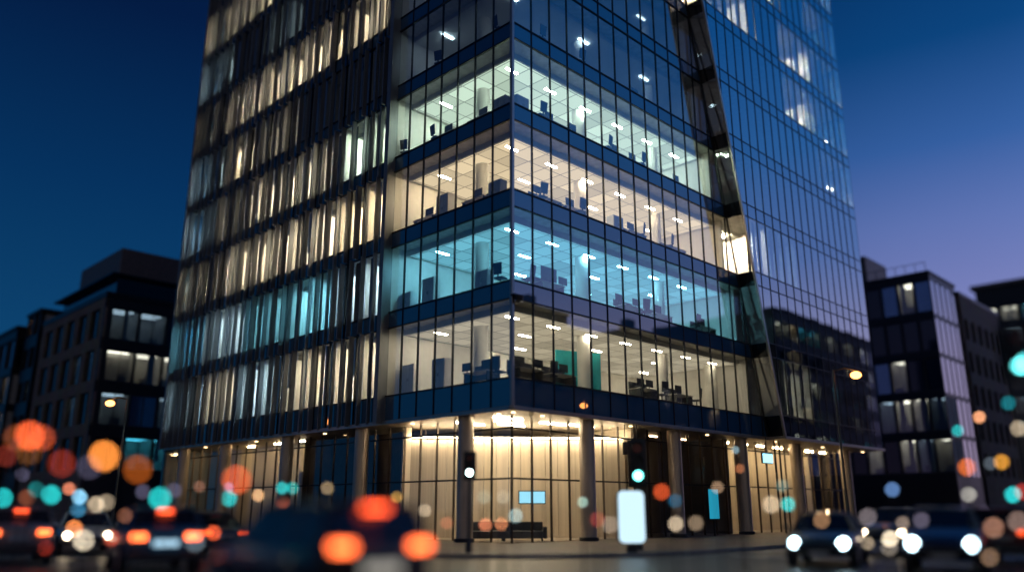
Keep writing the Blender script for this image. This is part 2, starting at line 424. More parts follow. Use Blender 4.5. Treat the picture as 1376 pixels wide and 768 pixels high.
def wall(x0, x1, y0, y1, z0, z1, mat='white_wall', name='partition_wall'):
    return MB().box(x0, x1, y0, y1, z0, z1).build(name, M[mat], tower)

fy = [CS + 2 * pf * k for k in range(11)]
for i in range(9):
    z0, z1 = FH[i] - .05, FH[i + 1] - .76
    xe = te(FH[i] + 1.7)
    bx = [xe + .1, max(22, xe + 2), 26.6, 31.3, RW - .3]
    wall(.10, RW - .3, CS - .07, CS + .07, z0, z1)                        # wall behind the corner room and the block
    wall(xe - .25, xe - .1, .5, CS - .08, z0, z1)
    for x in bx[1:4]: wall(x - .06, x + .06, -.7, CS - .08, z0, z1)
    wall(5, 5.12, CS + .08, LW - .3, z0, z1)
    for y in fy[1:10]: wall(.12, 4.99, y - .06, y + .06, z0, z1)
    col, k = CORNER.get(i, (DIM, 0))
    if k:
        if i < 4: MB().box(1.1, xe - .5, 1.1, CS - .3, FH[i + 1] - 1.032, FH[i + 1] - 1.024).build('ceiling_fill_sheet', tile_em('ceiling_fill_glow', col, 1.2 * k), tower)  # glowing sheet added under the ceiling to even out the room light
        for n in range(7):
            x = 1.9 + 2.85 * n
            if x < xe - 1:
                kk = k * (1.1 if n < 4 else .65 if i or n < 5 else .4)
                if i > 3 and n % 2: continue
                light(x, 1.9, FH[i + 1] - 1.02, col, kk); (n % 2 and light(x + .5, 4.3, FH[i + 1] - 1.02, col, kk)); (n % 2 == 0 and light(x, 6.9, FH[i + 1] - 1.02, col, kk * 1.3))
        for (x, y) in ((2.3, 4.4), (7.6, 2.4), (14.4, 2.4), (19.6, 2.4), (12.5, 6.6)):
            if x < xe - .8: MB().tube((x, y, z0), (x, y, z1), .36, n=20).build('interior_column', M['white_col'], tower, smooth=True)
    for c in range(10 if i in FINC else 0):
        col, k = FINC[i][c // 2]; k *= random.choice([.6, .85, 1., 1.1]) * .72
        if k:
            ym = (fy[c] + fy[c + 1]) / 2
            light(2.3, ym + random.uniform(-.5, .5), FH[i + 1] - 1.02, col, k * 2.4, False)
            for b in range(2):
                if random.random() < .3: unlit_strips.append((MB().box(.26, .275, *(lambda q: (q, q + random.uniform(.3, .8)))(fy[c] + pf * b + random.uniform(0, .5)), z0 + .06, FH[i] + 3.36), (.2, fy[c] + pf * b, z0)))
                if random.random() < .22:
                    y0 = fy[c] + pf * b + random.uniform(.0, .5); w = random.uniform(.15, .5); zz = z0 + random.choice([0, 0, 0, .9, 1.4])
                    blinds.append((MB().box(.22, .235, y0, y0 + w, zz + .06, FH[i] + 3.36), (.2, y0, z0)))
    for c, (col, k) in enumerate(BLKC.get(i, [])):
        if k:
            a, b = bx[c], bx[c + 1]
            light((a + b) / 2, 1.6, FH[i + 1] - 1.02, col, k * 11)
            t = a + .3
            while t < b - .8:
                w = random.uniform(.3, .8)
                if random.random() < .8: blinds.append((MB().box(t, t + w, -.80, -.785, z0 + .06, FH[i] + 3.36), (t, -.8, z0)))
                t += w + random.uniform(.1, .6)
lights.sort(key=lambda q: (TM @ Vector(q[:3]) - CAMP).length)
rest = MB(); rest_m = []
for j, (x, y, z, a, b, col, k, cn) in enumerate(lights):
    mb = MB().box(x - a, x + a, y - b, y + b, z - .045, z - .002)
    if j < 100: mb.build('ceiling_light', lamp(col, k, cn), tower)
    else: rest.add(mb.v, mb.f); rest_m += [lamp(col, k, cn)] * 6
if rest_m:
    o = rest.build('deep_ceiling_lights', rest_m[0], tower); tag(o, kind='stuff')
    ms = list(dict.fromkeys(rest_m)); o.data.materials.clear()
    for m_ in ms: o.data.materials.append(m_)
    o.data.polygons.foreach_set('material_index', [ms.index(m_) for m_ in rest_m])
emit_many('window_blind', blinds, M['blind'], 'upper_blinds')
M['unlit_strip'] = pm('unlit_strip_grey', (.10, .11, .12), rough=.9, var=.2, stretch=(6, 6, .3))  # dark sheets added behind lit panes to imitate unlit gaps
emit_many('unlit_strip', unlit_strips, M['unlit_strip'], 'upper_unlit_strips')

# ground floor
GZ = .13
sf = MB()
sf.prism([(-.14, -.14, 5.44), (te(5.6) - .12, -.14, 5.44), (te(5.6) - .12, -PR - .1, 5.44), (RW + .12, -PR - .1, 5.44), (RW + .12, LW + .1, 5.44), (-.14, LW + .1, 5.44)], (0, 0, .15))
sf.build('soffit', M['soffit'], tower)
for F, a, b, d in ((FL, -.16, LW + .1, .16), (FR, -.16, te(5.6) - .12, .16), (FR, te(5.6) - .14, RW + .14, PR + .12)):
    MB().fbox(F, a, b, d - .02, d + .03, 5.40, 5.56).build('soffit_edge', M['trim'], tower, bevel=.01)
for F, ts in ((FL, (3.5, 11.4, 18.7, 26.2, 32.2)), (FR, (5.5, 12.6, 19.4, 26.2, 33.6))):
    for t in ts:
        x, y, _ = F(t, -.62, 0)
        c = MB().tube((x, y, GZ), (x, y, 5.44), .36, n=28).build('column', M['bronze'], tower, smooth=True)
        MB().lathe([(.37, 0), (.44, 0), (.44, .14), (.37, .16)], (x, y, GZ), 28).build('column_base', M['dgrey'], c)
IN = 1.35
lob = []
for F, end in ((FL, LW), (FR, RW)):
    t = IN; k = 0
    while t < end - .5:
        MB().fbox(F, t - .025, t + .025, -IN - .05, -IN + .05, GZ, 5.43).build('lobby_mullion', M['bronze_frame'], tower)
        b = min(end, t + 1.24)
        lob.append((MB().face([F(t, -IN, GZ), F(b, -IN, GZ), F(b, -IN, 5.43), F(t, -IN, 5.43)]), F(t, -IN, 3)))
        t += 1.24
    for z in (2.75, 4.88): MB().fbox(F, IN, end, -IN - .05, -IN + .05, z - .035, z + .035).build('lobby_transom', M['mullion'], tower)
M['lobby_glass'] = glass_mat('lobby_glass', (.86, .88, .86), add=.03, mul=1.1)
emit_many('lobby_pane', lob, M['lobby_glass'], 'lobby_panes')
MB().box(IN, RW - .3, IN, LW - .3, GZ - .01, GZ + .01).build('lobby_floor', M['lobby_floor'], tower)
# timber lobby wall set across the corner, lit by a cove on its top edge
A, B = Vector((2.0, 9.2, 0)), Vector((10.0, 1.9, 0)); n = Vector((.7, .7, 0))
ex = (A - B).normalized()
lw = MB()
k = 0; s = 0; LEN = (B - A).length
while s < LEN - .1:
    w = .62; p = A - ex * s; q = A - ex * min(LEN, s + w - .02); dd = n * random.uniform(.075, .09)
    lw.prism([p - dd, q - dd, q + n * .1, p + n * .1], (0, 0, 4.72)); s += w
o = lw.build('lobby_wall', M['wood'], tower); o.location = (0, 0, GZ)
MB().prism([A - n * .34 + Vector((0, 0, 4.9)), B - n * .34 + Vector((0, 0, 4.9)), B - n * .22 + Vector((0, 0, 4.9)), A - n * .22 + Vector((0, 0, 4.9))], (0, 0, .07)).build('cove_light', em('cove_glow', (1, .76, .48), 34), tower)
wall(1.5, 2.0, 9.1, 9.22, GZ, 5.43, 'wood', 'lobby_side_wall')
wall(10.1, 10.22, 1.5, 8.3, GZ, 5.43, 'wood', 'lobby_side_wall')
LS = em('lobby_strip_glow', (1, .80, .54), 66)
for (x, y) in ((2.2, 2.4), (3.4, 3.6), (2.6, 5.4), (5.4, 2.6), (4.5, 4.5), (7.2, 2.3)):
    MB().box(x - .9, x + .9, y - .05, y + .05, 5.38, 5.437).build('linear_light', LS, tower)
wall(3.2, 3.3, 9.5, 18.3, GZ, 5.43, 'brown_wall', 'lobby_side_wall')
wall(1.5, 3.2, 18.2, 18.3, GZ, 5.43, 'brown_wall', 'lobby_side_wall')
wall(4.2, 4.3, 18.4, LW - .4, GZ, 5.43, 'wood', 'lobby_side_wall')
wall(10.3, 19.3, 5.4, 5.5, GZ, 5.43, 'dark_wall', 'lobby_side_wall')
wall(19.3, 19.42, 1.5, 5.5, GZ, 5.43, 'dark_wall', 'lobby_side_wall')
wall(19.5, RW - .4, 4.2, 4.3, GZ, 5.43, 'wood', 'lobby_side_wall')
LS2 = em('lobby_spot_glow', (1, .72, .40), 95)
for x in (21, 23.3, 25.6, 27.9, 30.2, 32.5, 34.6):
    MB().box(x - .5, x + .5, 2.6, 2.75, 5.38, 5.437).build('linear_light', LS2, tower)
for y in (20, 23, 26.4, 30): MB().box(2.4, 2.5, y - .4, y + .4, 5.38, 5.437).build('linear_light', LS2 if y > 22 else LS, tower)
for x in (11.5, 14.5, 17.5): MB().box(x - .35, x + .35, 3.2, 3.28, 5.38, 5.437).build('linear_light', em('dark_bay_fill_glow', (1, .62, .34), 16), tower)  # unseen strips added to bring a dim warm glow into the dark bay
DL = em('downlight_glow', (1, .66, .32), 7)
for x, y in ((.7, 1.5), (.7, .62), (2.6, .7), (9., .7), (16., .7), (23, .3), (29.5, .3), (36, .3), (.7, 7.4), (.7, 15), (.7, 22.5), (.7, 29.3)):
    MB().tube((x, y, 5.405), (x, y, 5.438), .09, n=14).build('downlight', DL, tower)
wall(2.2, 2.3, 19.2, 19.9, GZ + .2, 3.6, 'white_wall', 'lobby_pillar')
MB().lathe([(.16, .0), (.18, .03), (.18, .12), (.15, .12)], (-.02, -.02, 0)).build('post_cap', M['steel'], tower)
bpy.data.objects['post_cap'].location = (-.05, -.05, 5.45)
# ------------------------------------------------------------------ ground
M['asphalt'] = pm('asphalt', (.045, .045, .048), rough=.36, var=.35, scale=1.4, bump=.15, rvar=.2)
M['paving'] = brick_mat('paving_slabs', (.30, .26, .22), (.25, .22, .19), (.12, .11, .10), .9, .6, rough=.5)
M['kerb'] = pm('kerb_granite', (.33, .32, .31), rough=.7, var=.15)
M['paint'] = pm('road_paint', (.70, .70, .66), rough=.6, var=.15, scale=6)
g = MB().face([(-700, -700, 0), (700, -700, 0), (700, 900, 0), (-700, 900, 0)]).build('road', M['asphalt'])
tag(g, kind='structure')
def off(p): return TM @ Vector(p)
def corner_loop(o, r, n=10, far=150):
    """Pavement outline round the tower corner: o metres out from both faces, rounded with radius r."""
    pts = [(far, -o, 0)] + [(-o + r - r * math.sin(math.pi / 2 * k / n), -o + r - r * math.cos(math.pi / 2 * k / n), 0) for k in range(n + 1)] + [(-o, far, 0)]
    return pts
lp = [off(p) for p in corner_loop(7.3, 9.)]
inn = [off((far, far, 0)) for far in (150,)]
tag(MB().prism(lp + inn, (0, 0, .12)).build('pavement', M['paving']), kind='structure')
k0, k1 = corner_loop(7.5, 9.2), corner_loop(7.3, 9.)
kb = MB()
for a, b, c, d in zip(k0, k0[1:], k1[1:], k1): kb.prism([off(a), off(b), off(c), off(d)], (0, 0, .125))
tag(kb.build('kerb', M['kerb']), kind='structure')
def strip(p, q, w, name='road_marking'):
    p, q = Vector(p), Vector(q); s = (q - p).normalized().cross(Vector((0, 0, 1))) * w / 2
    return tag(MB().face([off(p - s), off(q - s), off(q + s), off(p + s)]).build(name, M['paint']), kind='structure')
for k in range(9): strip((5 + 6 * k, -14, .004), (8 + 6 * k, -14, .004), .12); strip((-14, 5 + 6 * k, .004), (-14, 8 + 6 * k, .004), .12)
strip((-1., -8.2, .004), (60, -8.2, .004), .1); strip((-8.2, -1., .004), (-8.2, 60, .004), .1)
strip((1.5, -8.8, .004), (1.5, -19, .004), .3); strip((-8.8, 1.5, .004), (-19, 1.5, .004), .3)
def slab(name, x0, x1, y0, y1):
    tag(MB().box(x0, x1, y0, y1, -.02, .12).build(name, M['paving'], bevel=.03), kind='structure')
slab('near_pavement', -22, 26, -14, 12.4)
def far_pave(pts): tag(MB().prism([off(p) for p in pts], (0, 0, .12)).build('far_pavement', M['paving']), kind='structure')
far_pave([(8, -24, 0), (150, -24, 0), (150, -60, 0), (8, -60, 0)])
far_pave([(-24, 12, 0), (-24, 150, 0), (-60, 150, 0), (-60, 12, 0)])

# ------------------------------------------------------------------ background buildings
M['brick'] = brick_mat('brown_brick', (.34, .24, .18), (.27, .19, .14), (.16, .14, .12), .23, .075, axis='W')
M['stone'] = brick_mat('stone_cladding', (.44, .35, .28), (.38, .30, .24), (.2, .17, .15), 1.2, .45, axis='W')
M['dark_clad'] = pm('dark_cladding', (.02, .022, .026), rough=.35, metal=.3)
M['black_clad'] = pm('black_cladding', (.018, .022, .030), rough=.4)
M['copper'] = pm('brown_roof_cladding', (.20, .16, .14), rough=.5, metal=.3)
M['dglass'] = pm('dark_window_glass', (.010, .014, .02), rough=.04, var=.2, spec=.8, coat=.5, rvar=.02)
M['mirror_glass'] = pm('mirror_window_glass', (.40, .40, .45), rough=.07, metal=1., var=.05, rvar=.02)
M['blue_glass'] = pm('blue_window_glass', (.28, .42, .56), rough=.06, metal=.8, var=.1, rvar=.02)
ROOMS = {'warm': ((1, .70, .38), 11), 'white': ((1, .90, .70), 11), 'teal': ((.08, .62, .85), 7), 'dim': ((.55, .72, .85), 2.6), 'amber': ((1, .42, .10), 13)}
M['room_glass'] = glass_mat('room_window_glass', (.7, .74, .76), add=.05, mul=1.2); M['room_wall'] = pm('room_wall', (.55, .53, .50), rough=.9, var=.1)
_l2 = {}
def lamp2(col, k):
    k *= random.choice([.6, .85, 1., 1.25])
    if (col, k) not in _l2: _l2[(col, k)] = em('room_lamp_glow', col, k)
    return _l2[(col, k)]

class Block:
    """A building on its own frame: x along the front, y along the left flank (into the depth), z up. Faces: front y=0, flank x=0, far x=w, back y=d."""
    def __init__(s, name, label, loc, rz, w, d, h, core):
        s.o = thing(name, label, 'building', loc, rz); s.w, s.d, s.h = w, d, h
        MB().box(3.2, w - 3.2, 3.2, d - 3.2, 0, h - .1).build('core_wall', core, s.o)
        s.F = {'front': lambda t, q, z: (t, -q, z), 'flank': lambda t, q, z: (-q, t, z), 'far': lambda t, q, z: (w + q, t, z), 'back': lambda t, q, z: (t, d + q, z)}
        s.len = {'front': w, 'flank': d, 'far': d, 'back': w}
        s.n = 0
    def facade(s, side, wall_mat, sill=1.0, z0=4.0, storey=3.6, n=5, bays=6, win_h=2.3, win_w=1.6, split=1, lit={}, glass='dglass', edge=0., depth=.25, name='facade_wall', frame='dgrey', chance=None):
        F, ln = s.F[side], s.len[side] - 2 * edge
        m = MB(); bw = ln / bays; bar = MB()
        top = z0 + storey * n
        # spandrel bands and piers
        zs = [0] + [v for k in range(n) for v in (z0 + storey * k + sill, z0 + storey * k + sill + win_h)] + [s.h]
        for k in range(0, len(zs), 2): m.fbox(F, 0, s.len[side], -depth, 0, zs[k], zs[k + 1])
        for k in range(n):
            a, b = zs[2 * k + 1], zs[2 * k + 2]
            for j in range(bays + 1):
                l = edge + j * bw - (bw - win_w) / 2; r = edge + j * bw + (bw - win_w) / 2
                m.fbox(F, max(0, l if j else 0), min(s.len[side], r if j < bays else s.len[side]), -depth + .002, -.004, a, b)
        m.build(name, wall_mat, s.o)
        for k in range(n):
            a, b = zs[2 * k + 1], zs[2 * k + 2]
            for j in range(bays):
                c = edge + (j + .5) * bw; key = lit.get((k, j)) or lit.get((k, None))
                if key is None and chance and random.random() < chance[0]: key = random.choice(chance[1])
                mt = M['room_glass'] if key else M[glass if isinstance(glass, str) else random.choice(glass)]
                if s.n < 98:
                    w_ = MB().fbox(F, c - win_w / 2, c + win_w / 2, -depth + .01, -depth + .03, a, b).build('window', mt, s.o); s.n += 1
                    fr = MB()
                    for q in range(1, split): fr.fbox(F, c - win_w / 2 + win_w * q / split - .03, c - win_w / 2 + win_w * q / split + .03, -depth + .03, -depth + .09, a, b)
                    fr.fbox(F, c - win_w / 2, c + win_w / 2, -depth + .03, -depth + .08, a, a + .06); fr.fbox(F, c - win_w / 2, c + win_w / 2, -depth + .03, -depth + .08, b - .06, b)
                    fr.fbox(F, c - win_w / 2, c - win_w / 2 + .05, -depth + .03, -depth + .081, a + .06, b - .06); fr.fbox(F, c + win_w / 2 - .05, c + win_w / 2, -depth + .03, -depth + .081, a + .06, b - .06)
                    fr.build('window_frame', M[frame], w_)
                    if key: s.room(F, c - win_w / 2, c + win_w / 2, a, b, depth, key, w_)
                else:
                    bar.fbox(F, c - win_w / 2, c + win_w / 2, -depth + .01, -depth + .03, a, b)
        if bar.v: tag(bar.build('more_windows', M[glass if isinstance(glass, str) else glass[0]], s.o), kind='stuff')
    def room(s, F, t0, t1, a, b, depth, key, w_):
        col, k = ROOMS[key]; d0, d1 = -depth - .02, -depth - 2.7; m = MB()
        t0 -= .05; t1 += .05; f, c = a - .35, b + .12
        m.face([F(t0, d1, f), F(t1, d1, f), F(t1, d1, c), F(t0, d1, c)]); m.face([F(t0, d0, f), F(t1, d0, f), F(t1, d1, f), F(t0, d1, f)]); m.face([F(t0, d0, c), F(t1, d0, c), F(t1, d1, c), F(t0, d1, c)])
        m.face([F(t0, d0, f), F(t0, d1, f), F(t0, d1, c), F(t0, d0, c)]); m.face([F(t1, d0, f), F(t1, d1, f), F(t1, d1, c), F(t1, d0, c)])
        for q in range(random.choice([1, 2, 2])):
            x = random.uniform(t0 + .1, max(t0 + .2, t1 - .7)); m.fbox(F, x, min(t1 - .05, x + random.uniform(.4, .9)), d0 - .9, d0 - .4, f + .01, f + random.uniform(.7, 1.3))
        m.build('room', M['room_wall'], w_)
        l = MB()
        for q in (.7, 1.8): l.fbox(F, t0 + .25, t1 - .25, d0 - q - .05, d0 - q + .05, c - .14, c - .09)
        l.build('room_lamp', lamp2(col, k), w_)
        if random.random() < .45:
            x = random.uniform(t0 + .1, t1 - .6); MB().fbox(F, x, x + random.uniform(.3, .7), d0 - .08, d0 - .06, a + random.choice([0, 0, .8]), b).build('window_blind', M['blind'], w_)
    def plain(s, side, mat, name='side_wall'):
        F = s.F[side]; MB().fbox(F, .0 if side in ('front', 'back') else .002, s.len[side], -.25, -.002, 0, s.h).build(name, mat, s.o)
    def roof(s, mat, over=.15, th=.35, z=None):
        z = s.h if z is None else z
        return MB().box(-over, s.w + over, -over, s.d + over, z, z + th).build('roof', mat, s.o, bevel=.03)

# left: stone block whose glazed end faces the side street (corner at the street line of the tower)
wxy = lambda s, p=0.: TM @ Vector((p, s, 0))
def left_block(s0, s1, depth, h, name, label, core, push=0.):
    """Stands along the left street, x of the frame runs away from the street, y along it."""
    return Block(name, label, TM @ Vector((push, s0, 0)), RZ, depth, s1 - s0, h, core)
b1 = left_block(50, 67.5, 16, 19.4, 'stone_office_block', 'brown stone office block with black glazed end wall, left of the glass tower', M['black_clad'])
b1.facade('flank', M['stone'], z0=4.2, storey=3.7, n=4, bays=5, win_h=2.7, win_w=2.3, split=3, sill=.6, edge=.8,
          lit={(2, 0): 'dim', (1, 1): 'dim', (2, 1): 'dim'}, glass='dglass')
b1.facade('front', M['black_clad'], z0=4.2, storey=3.7, n=4, bays=6, win_h=2.7, win_w=2.3, split=2, sill=.5, edge=.6, glass=('dglass', 'blue_glass'),
          lit={(2, 0): 'white', (2, 1): 'white', (2, 2): 'white', (2, 3): 'white', (3, 0): 'dim', (3, 1): 'dim', (3, 3): 'dim', (1, 0): 'dim', (1, 2): 'dim', (0, 1): 'teal', (0, 2): 'teal'})
b1.plain('far', M['stone']); b1.plain('back', M['stone'])
b1.roof(M['dark_clad'], .05, .5)
o = MB().box(1.2, 14, 1.5, 16, 19.9, 21.8).build('upper_storey', M['dglass'], b1.o)
MB().box(.5, 15.0, .9, 17.0, 21.8, 21.98).build('roof_canopy', M['dark_clad'], b1.o)
MB().box(1.8, 14, 3., 14, 22.3, 25.0).build('plant_room', M['copper'], b1.o, bevel=.05)
b2 = left_block(69, 73.5, 12, 21.3, 'narrow_dark_building', 'narrow dark building with amber-lit top floor behind the stone block', M['black_clad'])
b2.facade('flank', M['dark_clad'], z0=4, storey=3.5, n=5, bays=2, win_h=2.2, win_w=1.8, split=2, lit={(4, None): 'amber', (2, 0): 'dim'})
b2.facade('front', M['dark_clad'], z0=4, storey=3.5, n=5, bays=4, win_h=2.2, win_w=2.2, split=2, lit={(4, 0): 'amber', (4, 1): 'amber'})
b2.roof(M['black_clad'])
b3 = left_block(74.5, 100, 14, 20.2, 'long_glazed_building', 'long low blue-glazed building at the left edge of the street', M['black_clad'], push=-.6)
b3.facade('flank', M['dark_clad'], z0=4, storey=3.9, n=4, bays=8, win_h=3.1, win_w=2.9, split=3, sill=.4, lit={(1, 1): 'dim', (0, 3): 'dim', (2, 0): 'warm', (1, 0): 'warm', (0, 1): 'warm'}, glass='blue_glass')
b3.facade('front', M['dark_clad'], z0=4, storey=3.9, n=4, bays=4, win_h=3.1, win_w=2.9, split=3, sill=.4)
b3.roof(M['black_clad'])
b4 = left_block(103, 135, 16, 19.0, 'far_grey_building', 'far dark grey building beyond the long glazed one', M['black_clad'], push=-1.5)
b4.facade('flank', M['dark_clad'], z0=4, storey=3.6, n=4, bays=8, win_h=2, win_w=2.4, chance=(.15, ['dim', 'warm'])); b4.facade('front', M['dark_clad'], z0=4, storey=3.6, n=4, bays=4, win_h=2, win_w=2.4)
b4.roof(M['black_clad'])

# right: next blocks up the right-hand street
def right_block(t0, t1, depth, h, name, label, core, push=0.):
    return Block(name, label, TM @ Vector((t0, push, 0)), RZ, t1 - t0, depth, h, core)
r1 = right_block(63, 71, 20, 24.8, 'dark_glass_block', 'dark glass office block with pale mirrored street face, right of the glass tower', M['black_clad'], push=2.4)
r1.facade('flank', M['black_clad'], z0=4.4, storey=4.0, n=5, bays=12, win_h=3.2, win_w=1.48, split=1, sill=.5, glass=('dglass', 'blue_glass', 'dglass'), chance=(.14, ['dim', 'white']),
          lit={(4, 1): 'white', (4, 5): 'dim', (3, 4): 'dim', (1, 0): 'dim', (1, 1): 'white', (1, 2): 'white', (1, 4): 'white', (0, 0): 'white', (0, 1): 'dim', (0, 2): 'white', (0, 4): 'white', (2, 2): 'white', (2, 4): 'dim', (4, 6): 'white'})
r1.facade('front', M['dark_clad'], z0=4.4, storey=4.0, n=5, bays=5, win_h=3.7, win_w=1.5, sill=.15, glass='mirror_glass', depth=.08)
r1.plain('far', M['black_clad']); r1.plain('back', M['black_clad'])
r1.roof(M['black_clad'], .1, .3)
MB().box(1, 7, 6.5, 18, 25.1, 28.3).build('plant_room', M['copper'], r1.o, bevel=.04)
rail = MB()
for y in range(0, 7): rail.tube((.3, .3 + y, 25.1), (.3, .3 + y, 26.1), .03, n=6)
rail.tube((.3, .3, 26.1), (.3, 6.3, 26.1), .03, n=6); rail.build('roof_railing', M['dgrey'], r1.o)
r2 = right_block(71.4, 86, 18, 24.0, 'brown_brick_block', 'brown brick block with narrow recessed windows next to the dark glass block', M['black_clad'], push=2.2)
r2.facade('front', M['brick'], z0=4, storey=3.6, n=5, bays=6, win_h=2.3, win_w=1.3, sill=.8, lit={(1, 1): 'dim', (0, 4): 'dim'})
r2.facade('flank', M['brick'], z0=4, storey=3.6, n=5, bays=6, win_h=2.3, win_w=1.3, sill=.8)
r2.plain('far', M['brick']); r2.roof(M['dark_clad'], .1, .4)
r3 = right_block(140, 164, 20, 40.5, 'tall_far_block', 'tall dark far block with white-lit top floor at the right edge', M['black_clad'], push=-2)
r3.facade('flank', M['black_clad'], z0=4.5, storey=4.1, n=8, bays=6, win_h=2.6, win_w=2.6, split=3, sill=.8, lit={(7, 5): 'white', (7, 4): 'white', (6, 5): 'dim', (5, 4): 'teal', (4, 5): 'white', (3, 5): 'teal', (3, 4): 'dim', (2, 4): 'teal', (6, 4): 'dim'}, chance=(.4, ['dim', 'teal', 'white', 'warm']))
r3.facade('front', M['black_clad'], z0=4.5, storey=4.1, n=8, bays=6, win_h=2.4, win_w=3, split=2, sill=.8, lit={(5, 0): 'white', (5, 1): 'white', (5, 2): 'white', (3, 0): 'teal', (2, 1): 'teal', (2, 0): 'dim', (1, 0): 'teal', (4, 0): 'dim', (3, 1): 'white'}, chance=(.2, ['dim', 'teal']))
r3.roof(M['copper'], .6, .8)

# far side of the right-hand street: out of the frame, seen mirrored in the tower
def opp(t0, t1, h, label, bays, n, wallm, name='opposite_building', chance=(.3, ['warm', 'dim', 'white']), depth=.25, win_w=1.6):
    b = Block(name, label, TM @ Vector((t1, -26.5, 0)), RZ + math.pi, t1 - t0, 16, h, M['black_clad'])
    b.facade('front', wallm, z0=3.8, storey=3.6, n=n, bays=bays, win_h=2.2, win_w=win_w, split=2, chance=chance, depth=depth)
    b.facade('far', wallm, z0=3.8, storey=3.6, n=n, bays=3, win_h=2.2, win_w=1.6, split=2, chance=chance)
    b.plain('flank', wallm); b.roof(M['dark_clad'], .2, .3)
    return b
q1 = opp(20, 34, 19.4, 'brown brick building mirrored in the tower, nearest the junction', 5, 4, M['brick'])
for x in (2, 7.5): MB().box(x, x + 1.2, 2, 2.8, 19.7, 21.4).build('chimney', M['brick'], q1.o)
q2 = opp(34.4, 44, 18.0, 'pale stone building mirrored in the tower, between two brick ones', 4, 3, M['stone'])
MB().prism([(0, -.2, 18.3), (0, 16.2, 18.3), (0, 8, 21.2)], (9.6, 0, 0)).build('gable_roof', M['dark_clad'], q2.o)
q4 = opp(44.4, 57, 19.6, 'brown brick building mirrored in the tower, beside the open gap', 5, 4, M['brick'])
for x in (3, 9): MB().box(x, x + 1.4, 2, 2.9, 19.9, 21.6).build('chimney', M['brick'], q4.o)
q3 = opp(73, 112, 26.5, 'tall dark glazed building mirrored in the tower beside the leaning edge', 13, 6, M['black_clad'], 'opposite_tower', (.5, ['white', 'dim', 'teal', 'warm', 'white']), .06, 2.5)
MB().box(4, 12, 4, 12, 26.8, 28.2).build('plant_room', M['dark_clad'], q3.o)
# ------------------------------------------------------------------ vehicles
M['tyre'] = pm('tyre_rubber', (.015, .015, .016), rough=.9)
M['rim'] = pm('alloy_rim', (.45, .45, .46), rough=.3, metal=.9)
M['car_glass'] = pm('car_window_glass', (.010, .012, .014), rough=.08, spec=.5, coat=.2, rvar=.02)
M['plate'] = pm('number_plate', (.62, .62, .58), rough=.5)
M['chrome'] = pm('chrome', (.6, .6, .62), rough=.15, metal=1.)
TAIL = em('tail_light_glow', (1, .145, .035), 7); TAILD = em('tail_light_dim_glow', (1, .09, .02), 2.5); HEAD = em('headlight_glow', (.62, .88, 1.), 16)
HEADW = em('headlight_warm_glow', (1, .78, .52), 12); BRAKE = em('brake_light_glow', (1, .09, .025), 6); AMBER = em('indicator_glow', (1, .42, .04), 12)
M['red_lens'] = pm('red_lens', (.25, .01, .01), rough=.2, coat=.5); M['clear_lens'] = pm('clear_lens', (.5, .52, .55), rough=.1, coat=.5)

def paint(name, c): return pm(name, c, rough=.28, metal=.35, var=.08, coat=.5, rvar=.04)

